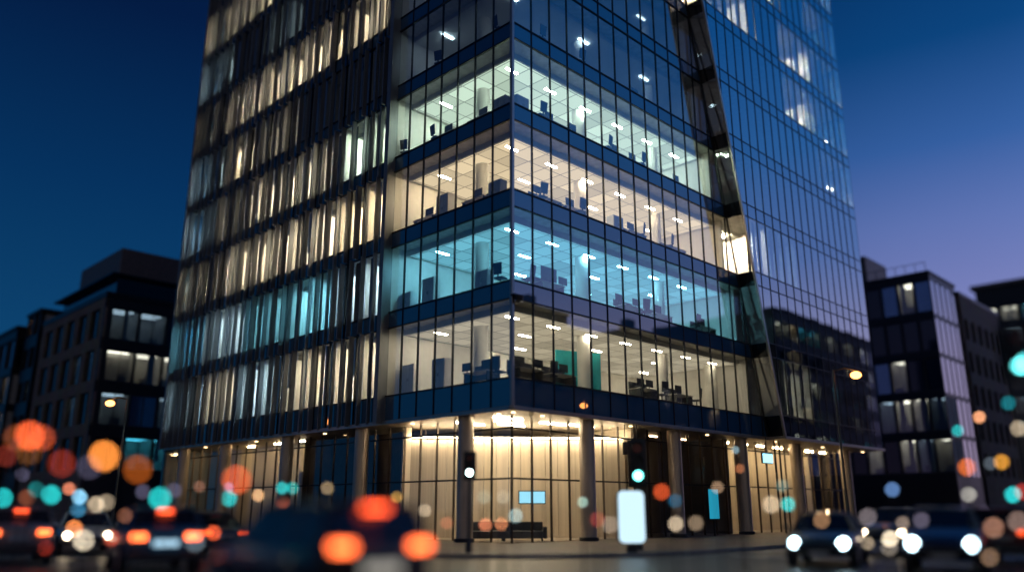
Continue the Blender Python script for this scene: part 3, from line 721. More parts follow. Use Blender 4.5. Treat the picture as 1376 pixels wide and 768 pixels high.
def car(name, label, cat, x, y, az, body_mat, kind='sedan', tail=None, head=None, brake=None, group='cars at the junction', plate_mat=None):
    """az: heading, in degrees clockwise from the viewing direction. Local x forward, z up."""
    o = thing(name, label, cat, (x, y, 0), R(90 - az), group)
    H = 1 if kind == 'sedan' else 1.14
    RH = {'sedan': 1.38, 'suv': 1.58, 'hatch': 1.52}[kind]
    st = [(-2.22, .48, .84, .66), (-2.14, .34, .94, .80), (-1.6, .24, 1.0, .88), (-.8, .22, 1.0, .905), (.5, .22, .98, .905), (1.2, .24, .93, .89), (1.85, .30, .82, .84), (2.15, .38, .70, .72), (2.24, .46, .62, .60)]
    if kind != 'sedan': st[0] = (-2.20, .48, .98, .70); st[1] = (-2.12, .34, 1.0, .82)
    loops = []
    for X, zb, zt_, hw in st:
        zb *= H; zt_ *= H
        loops.append([(X, s * hw * k, z) for s, k, z in ((1, .86, zb), (1, 1., zb + .14), (1, 1., zb + (zt_ - zb) * .62), (1, .95, zt_ - .05), (1, .80, zt_), (-1, .80, zt_), (-1, .95, zt_ - .05), (-1, 1., zb + (zt_ - zb) * .62), (-1, 1., zb + .14), (-1, .86, zb))])
    MB().rings(loops).build('body', body_mat, o, smooth=True, sub=1)
    bz = .93 * H
    xr0, xr1 = {'sedan': (-1.75, -.95), 'suv': (-2.08, -1.85), 'hatch': (-2.0, -1.6)}[kind]
    xf0, xf1 = 1.05, .22
    wb, wt = .82, .62 if kind == 'sedan' else .68
    c = MB(); c.hexa([(xr0 + .05, -wb + .04, bz - .1), (xf0 - .05, -wb + .04, bz - .1), (xf0 - .05, wb - .04, bz - .1), (xr0 + .05, wb - .04, bz - .1), (xr1 + .05, -wt + .03, RH - .03), (xf1 - .05, -wt + .03, RH - .03), (xf1 - .05, wt - .03, RH - .03), (xr1 + .05, wt - .03, RH - .03)])
    c.build('cabin', M['black'], o)
    P = lambda f, s, k: Vector(((xr0 + (xf0 - xr0) * f) * (1 - k) + (xr1 + (xf1 - xr1) * f) * k, s * (wb * (1 - k) + wt * k), bz - .04 + (RH - bz) * k))
    q = lambda a, b, cc, d, nm: MB().face([a, b, cc, d]).build(nm, M['car_glass'], o)
    q(P(1, -.9, .02), P(1, .9, .02), P(1, .9, .95), P(1, -.9, .95), 'windscreen'); q(P(0, -.9, .12), P(0, .9, .12), P(0, .9, .93), P(0, -.9, .93), 'rear_window')
    for s in (-1, 1):
        for a, b in ((.05, .30), (.33, .62), (.65, .95)): q(P(a, s * 1.005, .08), P(b, s * 1.005, .08), P(b, s * 1.005, .93), P(a, s * 1.005, .93), 'side_window')
    rf = MB()
    rf.rings([[(xr1 - .06, -wt, RH - .04), (xr1 - .06, wt, RH - .04), (xr1 - .06, wt - .1, RH), (xr1 - .06, -wt + .1, RH)],
              [((xr1 + xf1) / 2, -wt - .03, RH - .02), ((xr1 + xf1) / 2, wt + .03, RH - .02), ((xr1 + xf1) / 2, wt - .1, RH + .05), ((xr1 + xf1) / 2, -wt + .1, RH + .05)],
              [(xf1 + .04, -wt, RH - .05), (xf1 + .04, wt, RH - .05), (xf1 + .04, wt - .1, RH - .01), (xf1 + .04, -wt + .1, RH - .01)]])
    rf.build('car_roof', body_mat, o, smooth=True, bevel=.02)
    for f in (0.02, .315, .635, .98):
        for s in (-1, 1): MB().tube(P(f, s, 0), P(f, s, 1), .035, n=6).build('window_pillar', body_mat, o)
    for X in (-1.38, 1.42):
        for s in (-1, 1):
            w = MB().tube((X, s * .68, .33 * H), (X, s * .90, .33 * H), .33 * H, n=24).build('wheel', M['tyre'], o, smooth=True, bevel=.02)
            MB().tube((X, s * .895, .33 * H), (X, s * .915, .33 * H), .21 * H, n=20).build('rim', M['rim'], w, smooth=True)
    zt_ = .80 * H
    for s in (-1, 1):
        if kind == 'suv': MB().box(-2.26, -1.98, s * .57 - .14, s * .57 + .14, .85 * H, .95 * H).build('taillight', tail or M['red_lens'], o, bevel=.03)
        else: MB().box(-2.24, -2.0, s * .58 - .16, s * .58 + .16, .72 * H, .84 * H).build('taillight', tail or M['red_lens'], o, bevel=.03)
        MB().tube((1.9, s * .62, .64 * H), (2.262 - .05, s * .60, .63 * H), .125, n=20).build('headlight', head or M['clear_lens'], o, smooth=True)
        MB().hexa([(.72, s * .92 - .02 * s, bz), (.92, s * .92, bz), (.92, s * 1.08, bz + .02), (.76, s * 1.08, bz + .02), (.72, s * .92 - .02 * s, bz + .13), (.88, s * .92, bz + .13), (.88, s * 1.08, bz + .14), (.76, s * 1.08, bz + .14)]).build('side_mirror', body_mat, o, bevel=.02)
    MB().box(2.2, 2.27, -.42, .42, .44 * H, .58 * H).build('grille', M['black'], o, bevel=.02)
    MB().box(-2.25, -2.15, -.27, .27, .60 * H, .71 * H).build('number_plate', plate_mat or M['plate'], o)
    MB().box(2.255, 2.285, -.26, .26, .34 * H, .44 * H).build('number_plate', M['plate'], o)
    MB().box(-2.29, -2.05, -.80, .80, .34 * H, .50 * H).build('bumper', M['dgrey'], o, bevel=.04)
    zb_, xb = (RH - .06, xr1 - .12) if kind != 'sedan' else (bz + .36, xr0 + .42)
    MB().box(xb - .06, xb + .05, -.17, .17, zb_ - .045, zb_ + .02).build('brake_light', brake or M['red_lens'], o, bevel=.015)
    return o

p_black = paint('black_paint', (.010, .011, .013)); p_blue = paint('blue_paint', (.03, .14, .26)); p_silver = paint('silver_paint', (.32, .33, .35)); p_grey = paint('grey_paint', (.07, .08, .09))
p_maroon = paint('maroon_paint', (.16, .035, .03)); p_navy = paint('navy_paint', (.012, .03, .08)); p_teal = paint('petrol_paint', (.015, .05, .075)); p_white = paint('white_paint', (.6, .6, .58))
PLIT = em('lit_plate_glow', (.9, .85, .75), .5)
car('car', 'black car with red tail lights, nearest car left of the junction', 'car', -3.05, 12.9, -38, p_black, 'suv', TAIL, None, BRAKE, plate_mat=PLIT)
car('car', 'blue hatchback with two lit tail lights left of the black car', 'car', -9.0, 21.3, -30, p_blue, 'hatch', TAIL, None, BRAKE, plate_mat=em('blue_reflection_glow', (.5, .8, 1), 1.2))  # plate glow stands in for light reflected by the blue body
car('car', 'silver car with two lit tail lights at the far left edge', 'car', -14.4, 24.5, -34, p_silver, 'hatch', TAIL, None, BRAKE)
car('car', 'white car with cream headlights facing the camera, between silver and blue cars', 'car', -15.4, 30.5, 150, p_white, 'sedan', None, HEADW)
car('car', 'grey car with dim tail lights between the blue hatchback and the black car', 'car', -10.6, 28.6, -42, p_grey, 'sedan', TAILD, None, None)
car('car', 'petrol blue car with two round bright headlights, left of the navy car', 'car', 9.0, 24.2, 207, p_teal, 'sedan', None, HEAD)
car('car', 'navy car with two white headlights near the right edge', 'car', 10.9, 21.4, 209, p_navy, 'hatch', None, HEAD)
car('car', 'grey car with warm headlights just behind the petrol blue car', 'car', 13.7, 30.0, 218, p_grey, 'hatch', None, HEADW)
car('car', 'maroon car cut off by the right edge beside the navy car', 'car', 14.6, 24.6, 40, p_maroon, 'hatch', TAILD, None, None)

# ------------------------------------------------------------------ street furniture
M['pole'] = pm('painted_steel_pole', (.09, .095, .10), rough=.4, metal=.5)
GREEN = em('green_signal_glow', (.15, .95, .85), 28); GREENW = em('pale_green_signal_glow', (.62, 1., .97), 34)
def signal(label, x, y, z, lit, glow, rz=0., base=.12, big=1.):
    """Three-lamp traffic signal; z is the height of the lit lens (0 top, 2 bottom)."""
    o = thing('traffic_light', label, 'traffic light', (x, y, base), rz, 'traffic signals')
    top = z - base + .30 * lit * big + .22 * big; h = .95 * big; w = .17 * big
    MB().tube((0, .13, 0), (0, .13, top), .055, n=12).build('pole', M['pole'], o, smooth=True)
    MB().lathe([(.10, 0), (.10, .35), (.06, .42)], (0, .13, 0), 12).build('pole_base', M['pole'], o)
    hd = MB().box(-w, w, -.09, .09, top - h, top + .02).build('signal_head', M['black'], o, bevel=.04)
    MB().box(-w - .08, w + .08, .092, .11, top - h - .08, top + .1).build('backing_board', M['black'], o)
    for k in range(3):
        zc = top - .22 * big - .30 * k * big + .07 * big
        off_ = M['red_lens'] if k == 0 else M['dgrey']
        MB().tube((0, -.13, zc), (0, -.085, zc), .105 * big, n=20).build('lens', glow if k == lit else off_, hd)
        v = MB(); n_ = 12
        ring = lambda yy, rr: [(rr * math.cos(math.pi * j / n_), yy, zc + rr * math.sin(math.pi * j / n_)) for j in range(n_ + 1)]
        a, b, c_, d = ring(-.09, .12 * big), ring(-.27, .12 * big), ring(-.09, .135 * big), ring(-.27, .135 * big)
        m_ = n_ + 1
        v.add(a + b + c_ + d, [f for j in range(n_) for f in ((j, j + 1, m_ + j + 1, m_ + j), (2 * m_ + j, 2 * m_ + j + 1, 3 * m_ + j + 1, 3 * m_ + j), (m_ + j, m_ + j + 1, 3 * m_ + j + 1, 3 * m_ + j))])
        v.build('visor', M['black'], hd)
    return o
p = at(631, 637, 27.6); signal('slim black traffic light showing pale green before the lit lobby corner', p.x, p.y, p.z, 2, GREENW, big=.8)
p = at(857, 643, 29.6); signal('traffic light with a large glowing green lens above the white totem', p.x, p.y, p.z, 2, em('teal_signal_glow', (.16, 1., .92), 7.5), big=1.6)
p = at(1368, 495, 14.); signal('tall traffic light glowing cyan at the right edge', p.x, p.y, p.z, 2, em('cyan_signal_glow', (.16, 1., 1.), 9), big=.85)

t = thing('advertising_totem', 'glowing white rounded advertising totem on a black foot below the green signal', 'totem', (3.95, 28.0, .12), R(6))
MB().box(-.16, .16, -.1, .1, 0, .25).build('foot', M['black'], t, bevel=.02)
MB().prism([(cx_ + .2 * math.cos(a_), -.085, cz_ + .2 * math.sin(a_)) for cx_, cz_, a0_ in ((.27, 1.79, 0), (-.27, 1.79, 90), (-.27, .47, 180), (.27, .47, 270)) for a_ in [R(a0_ + 15 * q_) for q_ in range(7)]], (0, .17, 0)).build('totem_frame', M['dgrey'], t)
MB().prism([(cx_ + .17 * math.cos(a_), -.086, cz_ + .17 * math.sin(a_)) for cx_, cz_, a0_ in ((.27, 1.79, 0), (-.27, 1.79, 90), (-.27, .47, 180), (.27, .47, 270)) for a_ in [R(a0_ + 15 * q_) for q_ in range(7)]], (0, -.016, 0)).build('light_panel', em('totem_light', (.62, .86, 1.), 1.15), t)

def street_lamp(label, x, y, hx, z, glow, r=.16):
    o = thing('street_lamp', label, 'street lamp', (x, y, .12), 0, 'street lamps')
    h = z - .12
    MB().tube((0, 0, 0), (0, 0, h * .3), .085, .075, 12).tube((0, 0, h * .3), (0, 0, h + .25), .06, .045, 12).build('pole', M['pole'], o, smooth=True)
    s = 1 if hx > 0 else -1
    MB().tube((0, 0, h + .2), (hx * .55, 0, h + .32), .04).tube((hx * .55, 0, h + .32), (hx + .2 * s, 0, h + .16), .04).build('arm', M['pole'], o, smooth=True)
    hd = MB().lathe([(.02, .16), (.14, .12), (.20, .0), (.19, -.02)], (hx, 0, h), 18).build('lamp_head', M['pole'], o, smooth=True)
    MB().ball((hx, 0, h - .02), r, sz=.7).build('bulb', glow, hd, smooth=True)
SODIUM = em('sodium_lamp_glow', (1, .34, .075), 8)
p = at(148, 541, 46); street_lamp('street lamp with warm orange bulb and right-hand pole before the stone block', p.x + .95, p.y, -.95, p.z, SODIUM, .25)
p = at(1150, 503, 38); street_lamp('street lamp with orange bulb before the mirrored lower right of the tower', p.x - 1.05, p.y, 1.05, p.z, SODIUM, .25)
p = at(539, 549, 30); 

# security camera on the corner
sc_ = thing('security_camera', 'small black dome camera fixed to the corner edge of the tower', 'camera', TM @ Vector((-.1, -.1, 10.15)), RZ)
MB().box(-.12, .45, -.25, -.02, .05, .13).build('bracket', M['black'], sc_, bevel=.01)
MB().lathe([(.02, -.22), (.16, -.16), (.20, -.02), (.20, .05)], (.2, -.22, .0), 18).build('dome', M['black'], sc_, smooth=True)

# signs and screens
def lit_sign(name, label, local, w, h, glow, z, face='R', cat='sign', frame=True, post=True):
    o = thing(name, label, cat, TM @ Vector((local[0], local[1], 0)), RZ if face == 'R' else (RZ - R(90) if face == 'L' else R(0)))
    MB().box(-w / 2 - .04, w / 2 + .04, 0, .10, z - h / 2 - .04, z + h / 2 + .04).build('sign_case', M['black'], o, bevel=.02)
    MB().box(-w / 2, w / 2, -.014, -.002, z - h / 2, z + h / 2).build('lit_panel', glow, o)
    if post: MB().tube((0, .05, GZ), (0, .05, z - h / 2 - .04), .05).build('post', M['black'], o)
    return o
SKYB = em('pale_blue_sign_glow', (.35, .78, 1.), 1.3); TEALS = em('teal_screen_glow', (.02, .32, .48), .9); BLUES = em('blue_sign_glow', (.30, .75, 1.), 2.2)
lit_sign('lobby_screen', 'pale blue lit screen on a post in the middle of the lobby', (3.6, 2.3), 1.15, .5, SKYB, 2.0, 'C')
lit_sign('lobby_screen', 'tall teal screen behind dark glass right of the lobby', (15.4, .2), .95, 1.5, TEALS, 1.75, 'R')
lit_sign('shop_sign', 'blue lit sign under the soffit right of the dark lobby bay', (19.1, -1.9), 1.1, .5, BLUES, 4.25, 'R', post=False)
bpy.data.objects['shop_sign'].location = TM @ Vector((19.6, -.9, 0))
b = bpy.data.objects['shop_sign']; MB().box(-.02, .02, .03, .07, 4.5, 5.44).build('hanger', M['black'], b)
hs = thing('hanging_sign', 'dark square sign hanging from the soffit beside the lit lobby', 'sign', TM @ Vector((8.5, .35, 0)), R(10))
MB().box(-.42, .42, -.05, .05, 4.0, 4.6).build('sign_plate', M['dgrey'], hs, bevel=.02)
for x in (-.3, .3): MB().tube((x, 0, 4.58), (x, 0, 5.45), .02, n=8).build('hanger', M['black'], hs)

# seats in the lobby
def sofa(label, x, y, rz):
    o = thing('lobby_sofa', label, 'sofa', TM @ Vector((x, y, GZ)), rz)
    MB().box(-.9, .9, -.4, .4, .12, .44).build('seat', M['fabric'], o, bevel=.05)
    MB().box(-.9, .9, .25, .42, .44, .82).build('backrest', M['fabric'], o, bevel=.05)
    for s in (-1, 1):
        MB().box(s * .98 - .09, s * .98 + .09, -.4, .42, .12, .62).build('armrest', M['fabric'], o, bevel=.04)
        for yy in (-.33, .33): MB().box(s * .85 - .03, s * .85 + .03, yy - .03, yy + .03, 0, .12).build('leg', M['black'], o)
sofa('dark low sofa in the lit lobby below the blue screen', 3.2, 2.5, 0)
sofa('dark low sofa in the lit lobby behind the left bronze column', 1.9, 3.6, R(10))

# ------------------------------------------------------------------ lamps on slim posts, added near the camera to make the out-of-focus discs
def bokeh_lamp(label, px, py, dia, col, k, s=.085, cat='bokeh lamp'):
    Y = (1130 * s * .5 + 501) / (dia + 12)
    p = at(px, py, Y)
    base = .12 if Y < 12.3 else 0.
    o = thing('bokeh_lamp', label, cat, (p.x, p.y, base), 0, 'lamps added for the bokeh discs')
    h = p.z - base
    MB().tube((0, 0, 0), (0, 0, h - s * .45), .014, n=8).build('post', M['dgrey'], o, smooth=True)
    MB().lathe([(.06, 0), (.06, .03), (.02, .06)], (0, 0, 0), 12).build('foot', M['dgrey'], o)
    g_ = em('bokeh_lamp_glow', col, k * ((dia - 565 * s / Y) / (1130 * s / Y)) ** 2)
    MB().ball((0, 0, h), s / 2).build('globe', g_, o, smooth=True)
    MB().lathe([(s * .3, s * .42), (s * .2, s * .56), (.004, s * .6)], (0, 0, h), 12).build('cap', M['dgrey'], o)
OR, RO, DK, TL, LB, CRM, GOLD, LIL = (1, .30, .05), (1, .13, .035), (.30, .07, .02), (.02, .56, .55), (.30, .68, .95), (.95, .74, .50), (.75, .40, .08), (.35, .32, .55)
for a in [
    ('largest orange-red bokeh lamp at the left edge', 40, 585, 44, RO, .85),
    ('dim brown bokeh lamp overlapping the largest orange-red one on its left', 23, 588, 40, DK, .5),
    ('dim rust bokeh lamp overlapping the largest orange-red one on its right', 57, 588, 38, (.7, .10, .03), .45),
    ('dark amber bokeh lamp just under the largest orange-red one', 38, 606, 40, (.4, .14, .03), .35),
    ('bright orange bokeh lamp under the left street lamp', 140, 612, 45, OR, 1.),
    ('dark red bokeh lamp left of the bright orange one', 83, 622, 40, (.40, .04, .02), .45),
    ('brown-orange bokeh lamp right of the bright orange one', 185, 630, 42, (.42, .09, .01), .6),
    ('grey-lilac bokeh lamp tucked behind the bright orange one', 120, 627, 36, LIL, .12),
    ('faint red bokeh lamp at the left edge under the largest one', 8, 612, 32, (.4, .05, .03), .3),
    ('red-orange bokeh lamp before the tower left colonnade', 318, 644, 42, RO, .6),
    ('small grey-lilac bokeh lamp under the largest orange-red one', 30, 637, 21, LIL, .18),
    ('teal bokeh lamp cut by the left edge', 4, 668, 28, TL, 1.),
    ('bright teal bokeh lamp above the silver car', 69, 664, 28, TL, 1.),
    ('dim teal bokeh lamp touching a brighter teal one', 49, 657, 24, TL, .3),
    ('salmon bokeh lamp above the silver car, right of the teal one', 93, 656, 19, (1, .30, .16), .7),
    ('pale blue bokeh lamp right of the salmon one', 107, 667, 22, LB, 1.),
    ('dim blue bokeh lamp below the pale blue one', 105, 684, 22, (.05, .28, .5), .6),
    ('tan bokeh lamp above the white car', 129, 677, 24, CRM, .7),
    ('faint cream bokeh lamp beside the tan one', 143, 674, 24, CRM, .3),
    ('large teal bokeh lamp above the blue hatchback', 215, 669, 33, TL, .95),
    ('faint blue bokeh lamp left of the large teal one', 192, 660, 22, LIL, .2),
    ('faint lilac bokeh lamp right of the large teal one', 234, 658, 22, LIL, .2),
    ('brown bokeh lamp above the grey car', 268, 653, 17, (.5, .22, .14), .4),
    ('teal bokeh lamp under the red-orange one by the colonnade', 308, 669, 23, TL, .9),
    ('small lilac bokeh lamp between a red-orange and a teal one', 307, 654, 15, LIL, .6),
    ('peach bokeh lamp beside the colonnade, right of a teal one', 347, 665, 18, (1, .55, .25), .8),
    ('teal bokeh lamp, left one of a touching teal pair', 379, 655, 18, TL, .9),
    ('teal bokeh lamp, right one of a touching teal pair', 393, 655, 18, TL, .6),
    ('dim rust bokeh lamp under the teal pair', 380, 673, 20, (.6, .13, .06), .4),
    ('red-orange bokeh lamp between the grey car and the black car', 287, 715, 22, RO, .8),
    ('dark red bokeh lamp beside the front of the black car', 315, 735, 22, (.45, .04, .02), .4),
    ('gold bokeh lamp above the roof of the black car', 428, 683, 21, GOLD, .8),
    ('brown-gold bokeh lamp before the flank of the black car', 431, 717, 24, GOLD, .5),
    ('olive-gold bokeh lamp behind the roof end of the black car', 533, 667, 17, GOLD, .6),
    ('beige bokeh lamp right of the black car', 571, 685, 19, CRM, .4),
    ('salmon bokeh lamp, left one of two before the lobby', 652, 704, 19, (1, .30, .14), .8),
    ('salmon bokeh lamp, right one of two before the lobby', 674, 703, 19, (1, .34, .14), .75),
    ('pale blue bokeh lamp before the lobby, right of two salmon ones', 693, 692, 21, (.45, .70, .72), .55),
    ('small pale green bokeh lamp in front of the lobby screen', 783, 674, 16, (.5, .8, .68), .6),
    ('orange-red bokeh lamp right of the green signal', 889, 660, 24, RO, .6),
    ('beige bokeh lamp right of the white totem', 908, 703, 22, CRM, .6),
    ('bright teal bokeh lamp before the right colonnade', 1059, 677, 21, TL, 1.),
    ('large cream bokeh lamp left of the bright teal one by the right colonnade', 1036, 677, 25, CRM, .55),
    ('slate blue bokeh lamp before the dark block right of the tower', 1199, 657, 22, (.13, .26, .55), .75),
    ('tan bokeh lamp left of the navy car', 1166, 729, 19, CRM, .35),
    ('bright cream bokeh lamp left of the navy car headlights', 1196, 723, 24, (1, .84, .60), 1.),
    ('faint brown bokeh lamp above the bright cream one', 1213, 702, 20, (.6, .45, .35), .4),
    ('teal bokeh lamp high before the dark block', 1287, 578, 18, TL, .7),
    ('peach bokeh lamp high near the right edge', 1316, 560, 19, (1, .42, .20), .95),
    ('rust-orange bokeh lamp at the right, low before the brick block', 1299, 627, 26, (.85, .17, .02), .75),
    ('amber bokeh lamp at the right, right of the rust-orange one', 1346, 620, 23, (.80, .34, .04), .8),
    ('faint grey bokeh lamp touching the amber one', 1331, 622, 20, (.2, .25, .3), .35),
    ('cream bokeh lamp below the rust-orange one', 1302, 664, 22, (.75, .72, .62), .6),
    ('bright teal bokeh lamp near the right edge', 1361, 664, 24, TL, 1.1),
    ('red bokeh lamp cut by the right edge behind a teal one', 1374, 660, 24, (.8, .06, .04), .45),
    ('cream bokeh lamp high at the right edge', 1369, 575, 24, CRM, .6),
    ('dim teal bokeh lamp high at the right edge', 1355, 541, 22, (.01, .25, .30), .6),
    ('red bokeh lamp low by the silver car tail', 60, 735, 24, (.5, .04, .02), .5),
    ('orange bokeh lamp low between the silver and white cars', 100, 709, 24, (1, .30, .08), .9),
    ('cream bokeh lamp low before the white car', 112, 725, 30, (.95, .80, .58), .8),
    ('salmon bokeh lamp low left of the blue hatchback', 150, 722, 24, (.8, .12, .06), .5),
    ('brown bokeh lamp above the blue hatchback roof', 168, 692, 22, (.4, .15, .08), .45),
    ('dim orange bokeh lamp above the silver car roof', 36, 668, 24, (.5, .13, .05), .35),
    ('small slate blue bokeh lamp low beside the grey car', 262, 727, 30, (.16, .22, .26), .5),
    ('tan bokeh lamp before the dark bay left of the lobby', 440, 655, 19, (.8, .55, .28), .35),
    ('dim red bokeh lamp right end of the black car', 555, 698, 20, (.6, .08, .05), .35),
    ('small peach bokeh lamp before the left lobby column', 600, 702, 18, (.9, .25, .12), .35),
    ('grey-green bokeh lamp in front of the lobby, high', 650, 667, 20, (.45, .6, .5), .3),
    ('pale bokeh lamp in front of the lobby beside the grey-green one', 676, 667, 20, (.6, .62, .5), .3),
    ('dim red bokeh lamp left of the white totem', 803, 697, 22, (.6, .07, .05), .35),
    ('beige bokeh lamp hard left of the white totem', 820, 704, 24, (.6, .48, .38), .35),
    ('dim blue bokeh lamp right of the orange-red one', 907, 672, 20, (.02, .16, .3), .5),
    ('tan bokeh lamp by the right bronze column', 935, 702, 22, (.7, .5, .32), .35),
    ('small peach bokeh lamp high in the dark right bay', 964, 654, 18, (.8, .5, .3), .4),
    ('small rust bokeh lamp high in the dark right bay', 994, 629, 14, (.9, .3, .12), .4),
    ('pale blue bokeh lamp high in the dark right bay', 988, 604, 12, (.4, .65, .75), .5),
    ('dim green-grey bokeh lamp above the bright teal one', 1051, 652, 18, (.25, .42, .38), .4),
    ('beige bokeh lamp above the petrol blue car', 1104, 698, 24, (.8, .42, .2), .35),
    ('faint lilac bokeh lamp above the petrol blue car', 1166, 694, 26, (.5, .42, .45), .3),
    ('slate blue bokeh lamp above the navy car left end', 1238, 698, 24, (.28, .24, .34), .35),
    ('dim brown bokeh lamp low between the blue car and the navy car', 1195, 735, 24, (.5, .42, .34), .35),
    ('peach bokeh lamp low at the right, over the maroon car', 1335, 708, 30, (.7, .34, .22), .4),
    ('tan bokeh lamp low at the right edge, over the maroon car', 1368, 700, 30, (.55, .36, .3), .35),
    ('brown bokeh lamp low under the navy car headlight', 1330, 748, 26, (.5, .3, .18), .35),
]: bokeh_lamp(*a)

# ------------------------------------------------------------------ office furniture seen through the corner glazing
ORD = ['first', 'second', 'third', 'fourth', 'fifth', 'sixth', 'seventh', 'eighth', 'ninth', 'tenth', 'eleventh', 'twelfth', 'thirteenth', 'fourteenth']
FLN = {0: 'lowest office floor', 1: 'cyan-lit floor', 2: 'peach-lit floor', 3: 'mint-lit floor', 4: 'dim floor above mint-lit'}
def place(F, t, d, z, turn=0):
    t = -23.7 + (t + 23.7) * (1 + d / 23.7)              # t is where the sightline from the street crosses the glass
    q = F(t, -d, 0); return TM @ Vector((q[0], q[1], z)), RZ + (0 if F is FR else -R(90)) + turn
SCR = em('monitor_glow', (.45, .75, 1.), .5)
def where(F, t): return f"{ORD[int(t / (pr if F is FR else pl))]} pane {'right' if F is FR else 'left'} of the corner, "
def desk(F, t, i, w=1.6):
    loc, rz = place(F, t, 1.15, FH[i] - .05)
    o = thing('office_desk', f"pale desk behind the {where(F, t)}{FLN[i]}", 'desk', loc, rz, 'office desks')
    MB().box(-w / 2, w / 2, -.38, .38, .70, .74).build('desktop', M['desk'], o, bevel=.008)
    for s in (-1, 1): MB().box(s * (w / 2 - .06) - .03, s * (w / 2 - .06) + .03, -.33, .33, 0, .70).build('leg', M['dgrey'], o)
    MB().box(-w / 2, w / 2, .385, .41, .45, 1.12).build('privacy_screen', M['fabric'], o)
def monitor(F, t, i, dx=0., w=.62, word='black'):
    loc, rz = place(F, t + dx, 1.0, FH[i] - .05 + .74)
    o = thing('desk_monitor', f"{word} desk monitor behind the {where(F, t + dx)}{FLN[i]}", 'monitor', loc, rz, 'office monitors')
    MB().box(-.12, .12, -.08, .08, .0, .015).build('stand', M['black'], o)
    MB().box(-.02, .02, .0, .03, .015, .25).build('neck', M['black'], o)
    MB().box(-w / 2, w / 2, -.025, .0, .12, .12 + w * .60).build('screen', M['black'], o, bevel=.008)
def chair(F, t, i):
    loc, rz = place(F, t, .58, FH[i] - .05, random.uniform(-.5, .5))
    o = thing('office_chair', f"dark swivel chair behind the {where(F, t)}{FLN[i]}", 'chair', loc, rz, 'office chairs')
    for k in range(5):
        a = 2 * math.pi * k / 5; MB().tube((0, 0, .09), (.27 * math.cos(a), .27 * math.sin(a), .05), .025, n=6).build('foot', M['black'], o)
    MB().tube((0, 0, .06), (0, 0, .44), .03).build('gas_post', M['black'], o)
    MB().box(-.24, .24, -.24, .24, .44, .52).build('seat', M['fabric'], o, bevel=.03)
    bk = MB(); bk.hexa([(-.20, -.26, .60), (.20, -.26, .60), (.20, -.20, .60), (-.20, -.20, .60), (-.23, -.32, 1.14), (.23, -.32, 1.14), (.23, -.27, 1.14), (-.23, -.27, 1.14)])
    bk.build('backrest', M['fabric'], o, bevel=.03)
    MB().box(-.03, .03, -.25, -.2, .5, .75).build('back_support', M['black'], o)
def cabinet(F, t, i, w=.8, h=1.15, d=.9, word='grey', mat='cabinet'):
    loc, rz = place(F, t, d, FH[i] - .05)
    o = thing('storage_cabinet', f"{word} cabinet behind the {where(F, t)}{FLN[i]}", 'cabinet', loc, rz, 'office cabinets')
    MB().box(-w / 2, w / 2, -.22, .22, 0, h).build('carcass', M[mat], o, bevel=.01)
    for s in (-1, 1):
        dr_ = MB().box(s * w / 4 - w / 4 + .01, s * w / 4 + w / 4 - .01, -.245, -.222, .05, h - .03).build('door', M[mat], o)
        MB().box(s * .04 - .01, s * .04 + .01, -.265, -.246, h * .5, h * .5 + .15).build('handle', M['chrome'], dr_)
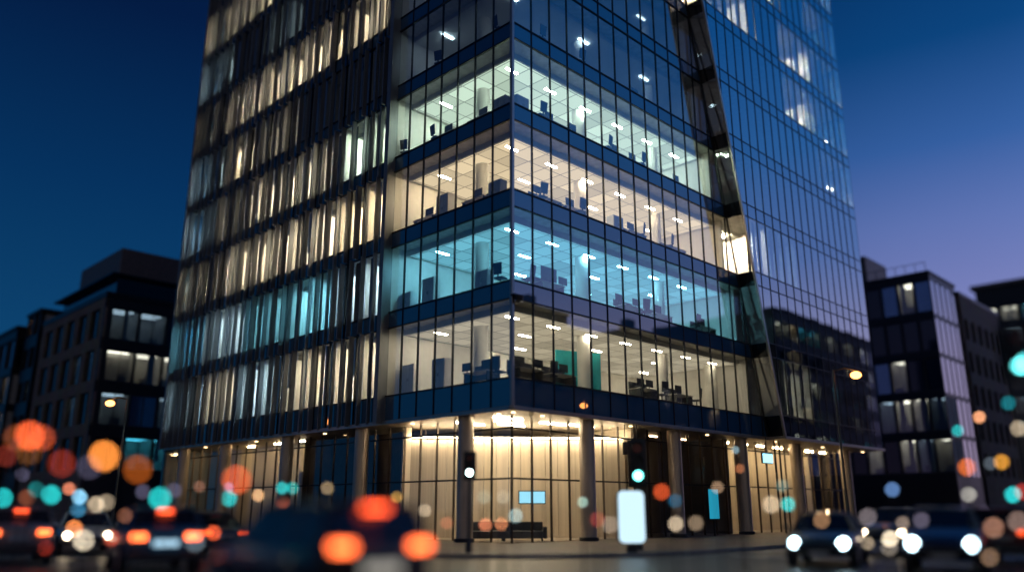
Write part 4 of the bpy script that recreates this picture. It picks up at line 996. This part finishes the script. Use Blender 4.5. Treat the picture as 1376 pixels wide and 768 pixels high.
for i, items in {
    0: [(FR, 'm', .45), (FR, 'm', 1.6), (FR, 'd', .85), (FR, 'd', 3.0), (FR, 'c', 2.4), (FR, 'm', 3.25), (FR, 'd', 9.3), (FR, 'm', 9.0), (FR, 'm', 9.75), (FR, 'c', 10.8), (FR, 'd', 12.4), (FR, 'm', 12.3), (FR, 'c', 14.0),
        (FL, 'd', 1.9), (FL, 'm', 1.55), (FL, 'm', 2.8), (FL, 'c', .75), (FL, 'w', 4.5), (FL, 'w', 6.7), (FL, 'w', 7.8)],
    1: [(FR, 'd', 2.3), (FR, 'M', 2.35), (FR, 'c', 1.0), (FR, 'm', 3.3), (FR, 'd', 8.3), (FR, 'm', 7.5), (FR, 'm', 8.9), (FR, 'c', 9.6), (FR, 'd', 10.9), (FR, 'm', 10.8), (FR, 'c', 14.3), (FR, 'd', 15.2), (FR, 'm', 15.0), (FL, 'k', 1.7), (FL, 'c', .7), (FL, 'w', 5.4), (FL, 'k', 7.1)],
    2: [(FR, 'd', 2.2), (FR, 'c', 1.9), (FR, 'm', 1.6), (FR, 'd', 4.0), (FR, 'm', 3.9), (FR, 'c', 4.6), (FR, 'k', 7.4), (FR, 'd', 8.9), (FR, 'm', 8.7), (FR, 'c', 9.5), (FR, 'd', 12.6), (FR, 'c', 12.1), (FL, 'k', .9), (FL, 'd', 2.2), (FL, 'm', 2.2), (FL, 'w', 4.5), (FL, 'm', 5.7), (FL, 'd', 5.8)],
    3: [(FR, 'k', .5), (FR, 'c', 1.9), (FR, 'd', 3.0), (FR, 'm', 2.5), (FR, 'm', 4.2), (FR, 'd', 7.4), (FR, 'c', 6.9), (FR, 'm', 7.6), (FR, 'd', 9.1), (FR, 'm', 9.1), (FR, 'c', 9.8), (FR, 'd', 13.0), (FR, 'm', 13.2), (FL, 'k', .6), (FL, 'd', 1.9), (FL, 'm', 1.9), (FL, 'c', 5.3), (FL, 'd', 4.4), (FL, 'm', 4.4), (FL, 'c', 7.8)],
    4: [(FR, 'c', 1.9), (FR, 'd', 2.4), (FR, 'c', 4.9), (FR, 'd', 9.7), (FR, 'm', 9.6), (FL, 'c', .8), (FL, 'd', 5.4), (FL, 'c', 5.2)]}.items():
    for F, k, t in items:
        if k == 'd': desk(F, t, i)
        elif k == 'm': monitor(F, t, i)
        elif k == 'M': monitor(F, t, i, 0, 1.1, 'very large black')
        elif k == 'c': chair(F, t, i)
        elif k == 'k': cabinet(F, t, i)
        elif k == 'w': cabinet(F, t, i, .9, 1.7, 1.2, 'tall white', 'white_wall')
loc, rz = place(FR, 4.3, 2.8, FH[0] - .05)
o = thing('partition_screen', 'teal felt partition behind the fourth pane right of the corner, lowest office floor', 'partition', loc, rz - R(20))
MB().box(-1.3, 1.3, -.05, .05, .05, 2.5).build('panel', M['teal_panel'], o, bevel=.01)
for s in (-1, 1): MB().box(s * 1.1 - .04, s * 1.1 + .04, -.3, .3, 0, .05).build('foot', M['dgrey'], o)

seen = {}
for q in bpy.data.objects:
    if q.parent is None and q.get('label'):
        if q['label'] in seen: print('DUPLICATE LABEL', q.name, q['label'])
        seen[q['label']] = 1
        n_ = len(q['label'].split())
        if n_ > 16 or n_ < 4: print('LABEL LENGTH', n_, q['label'])
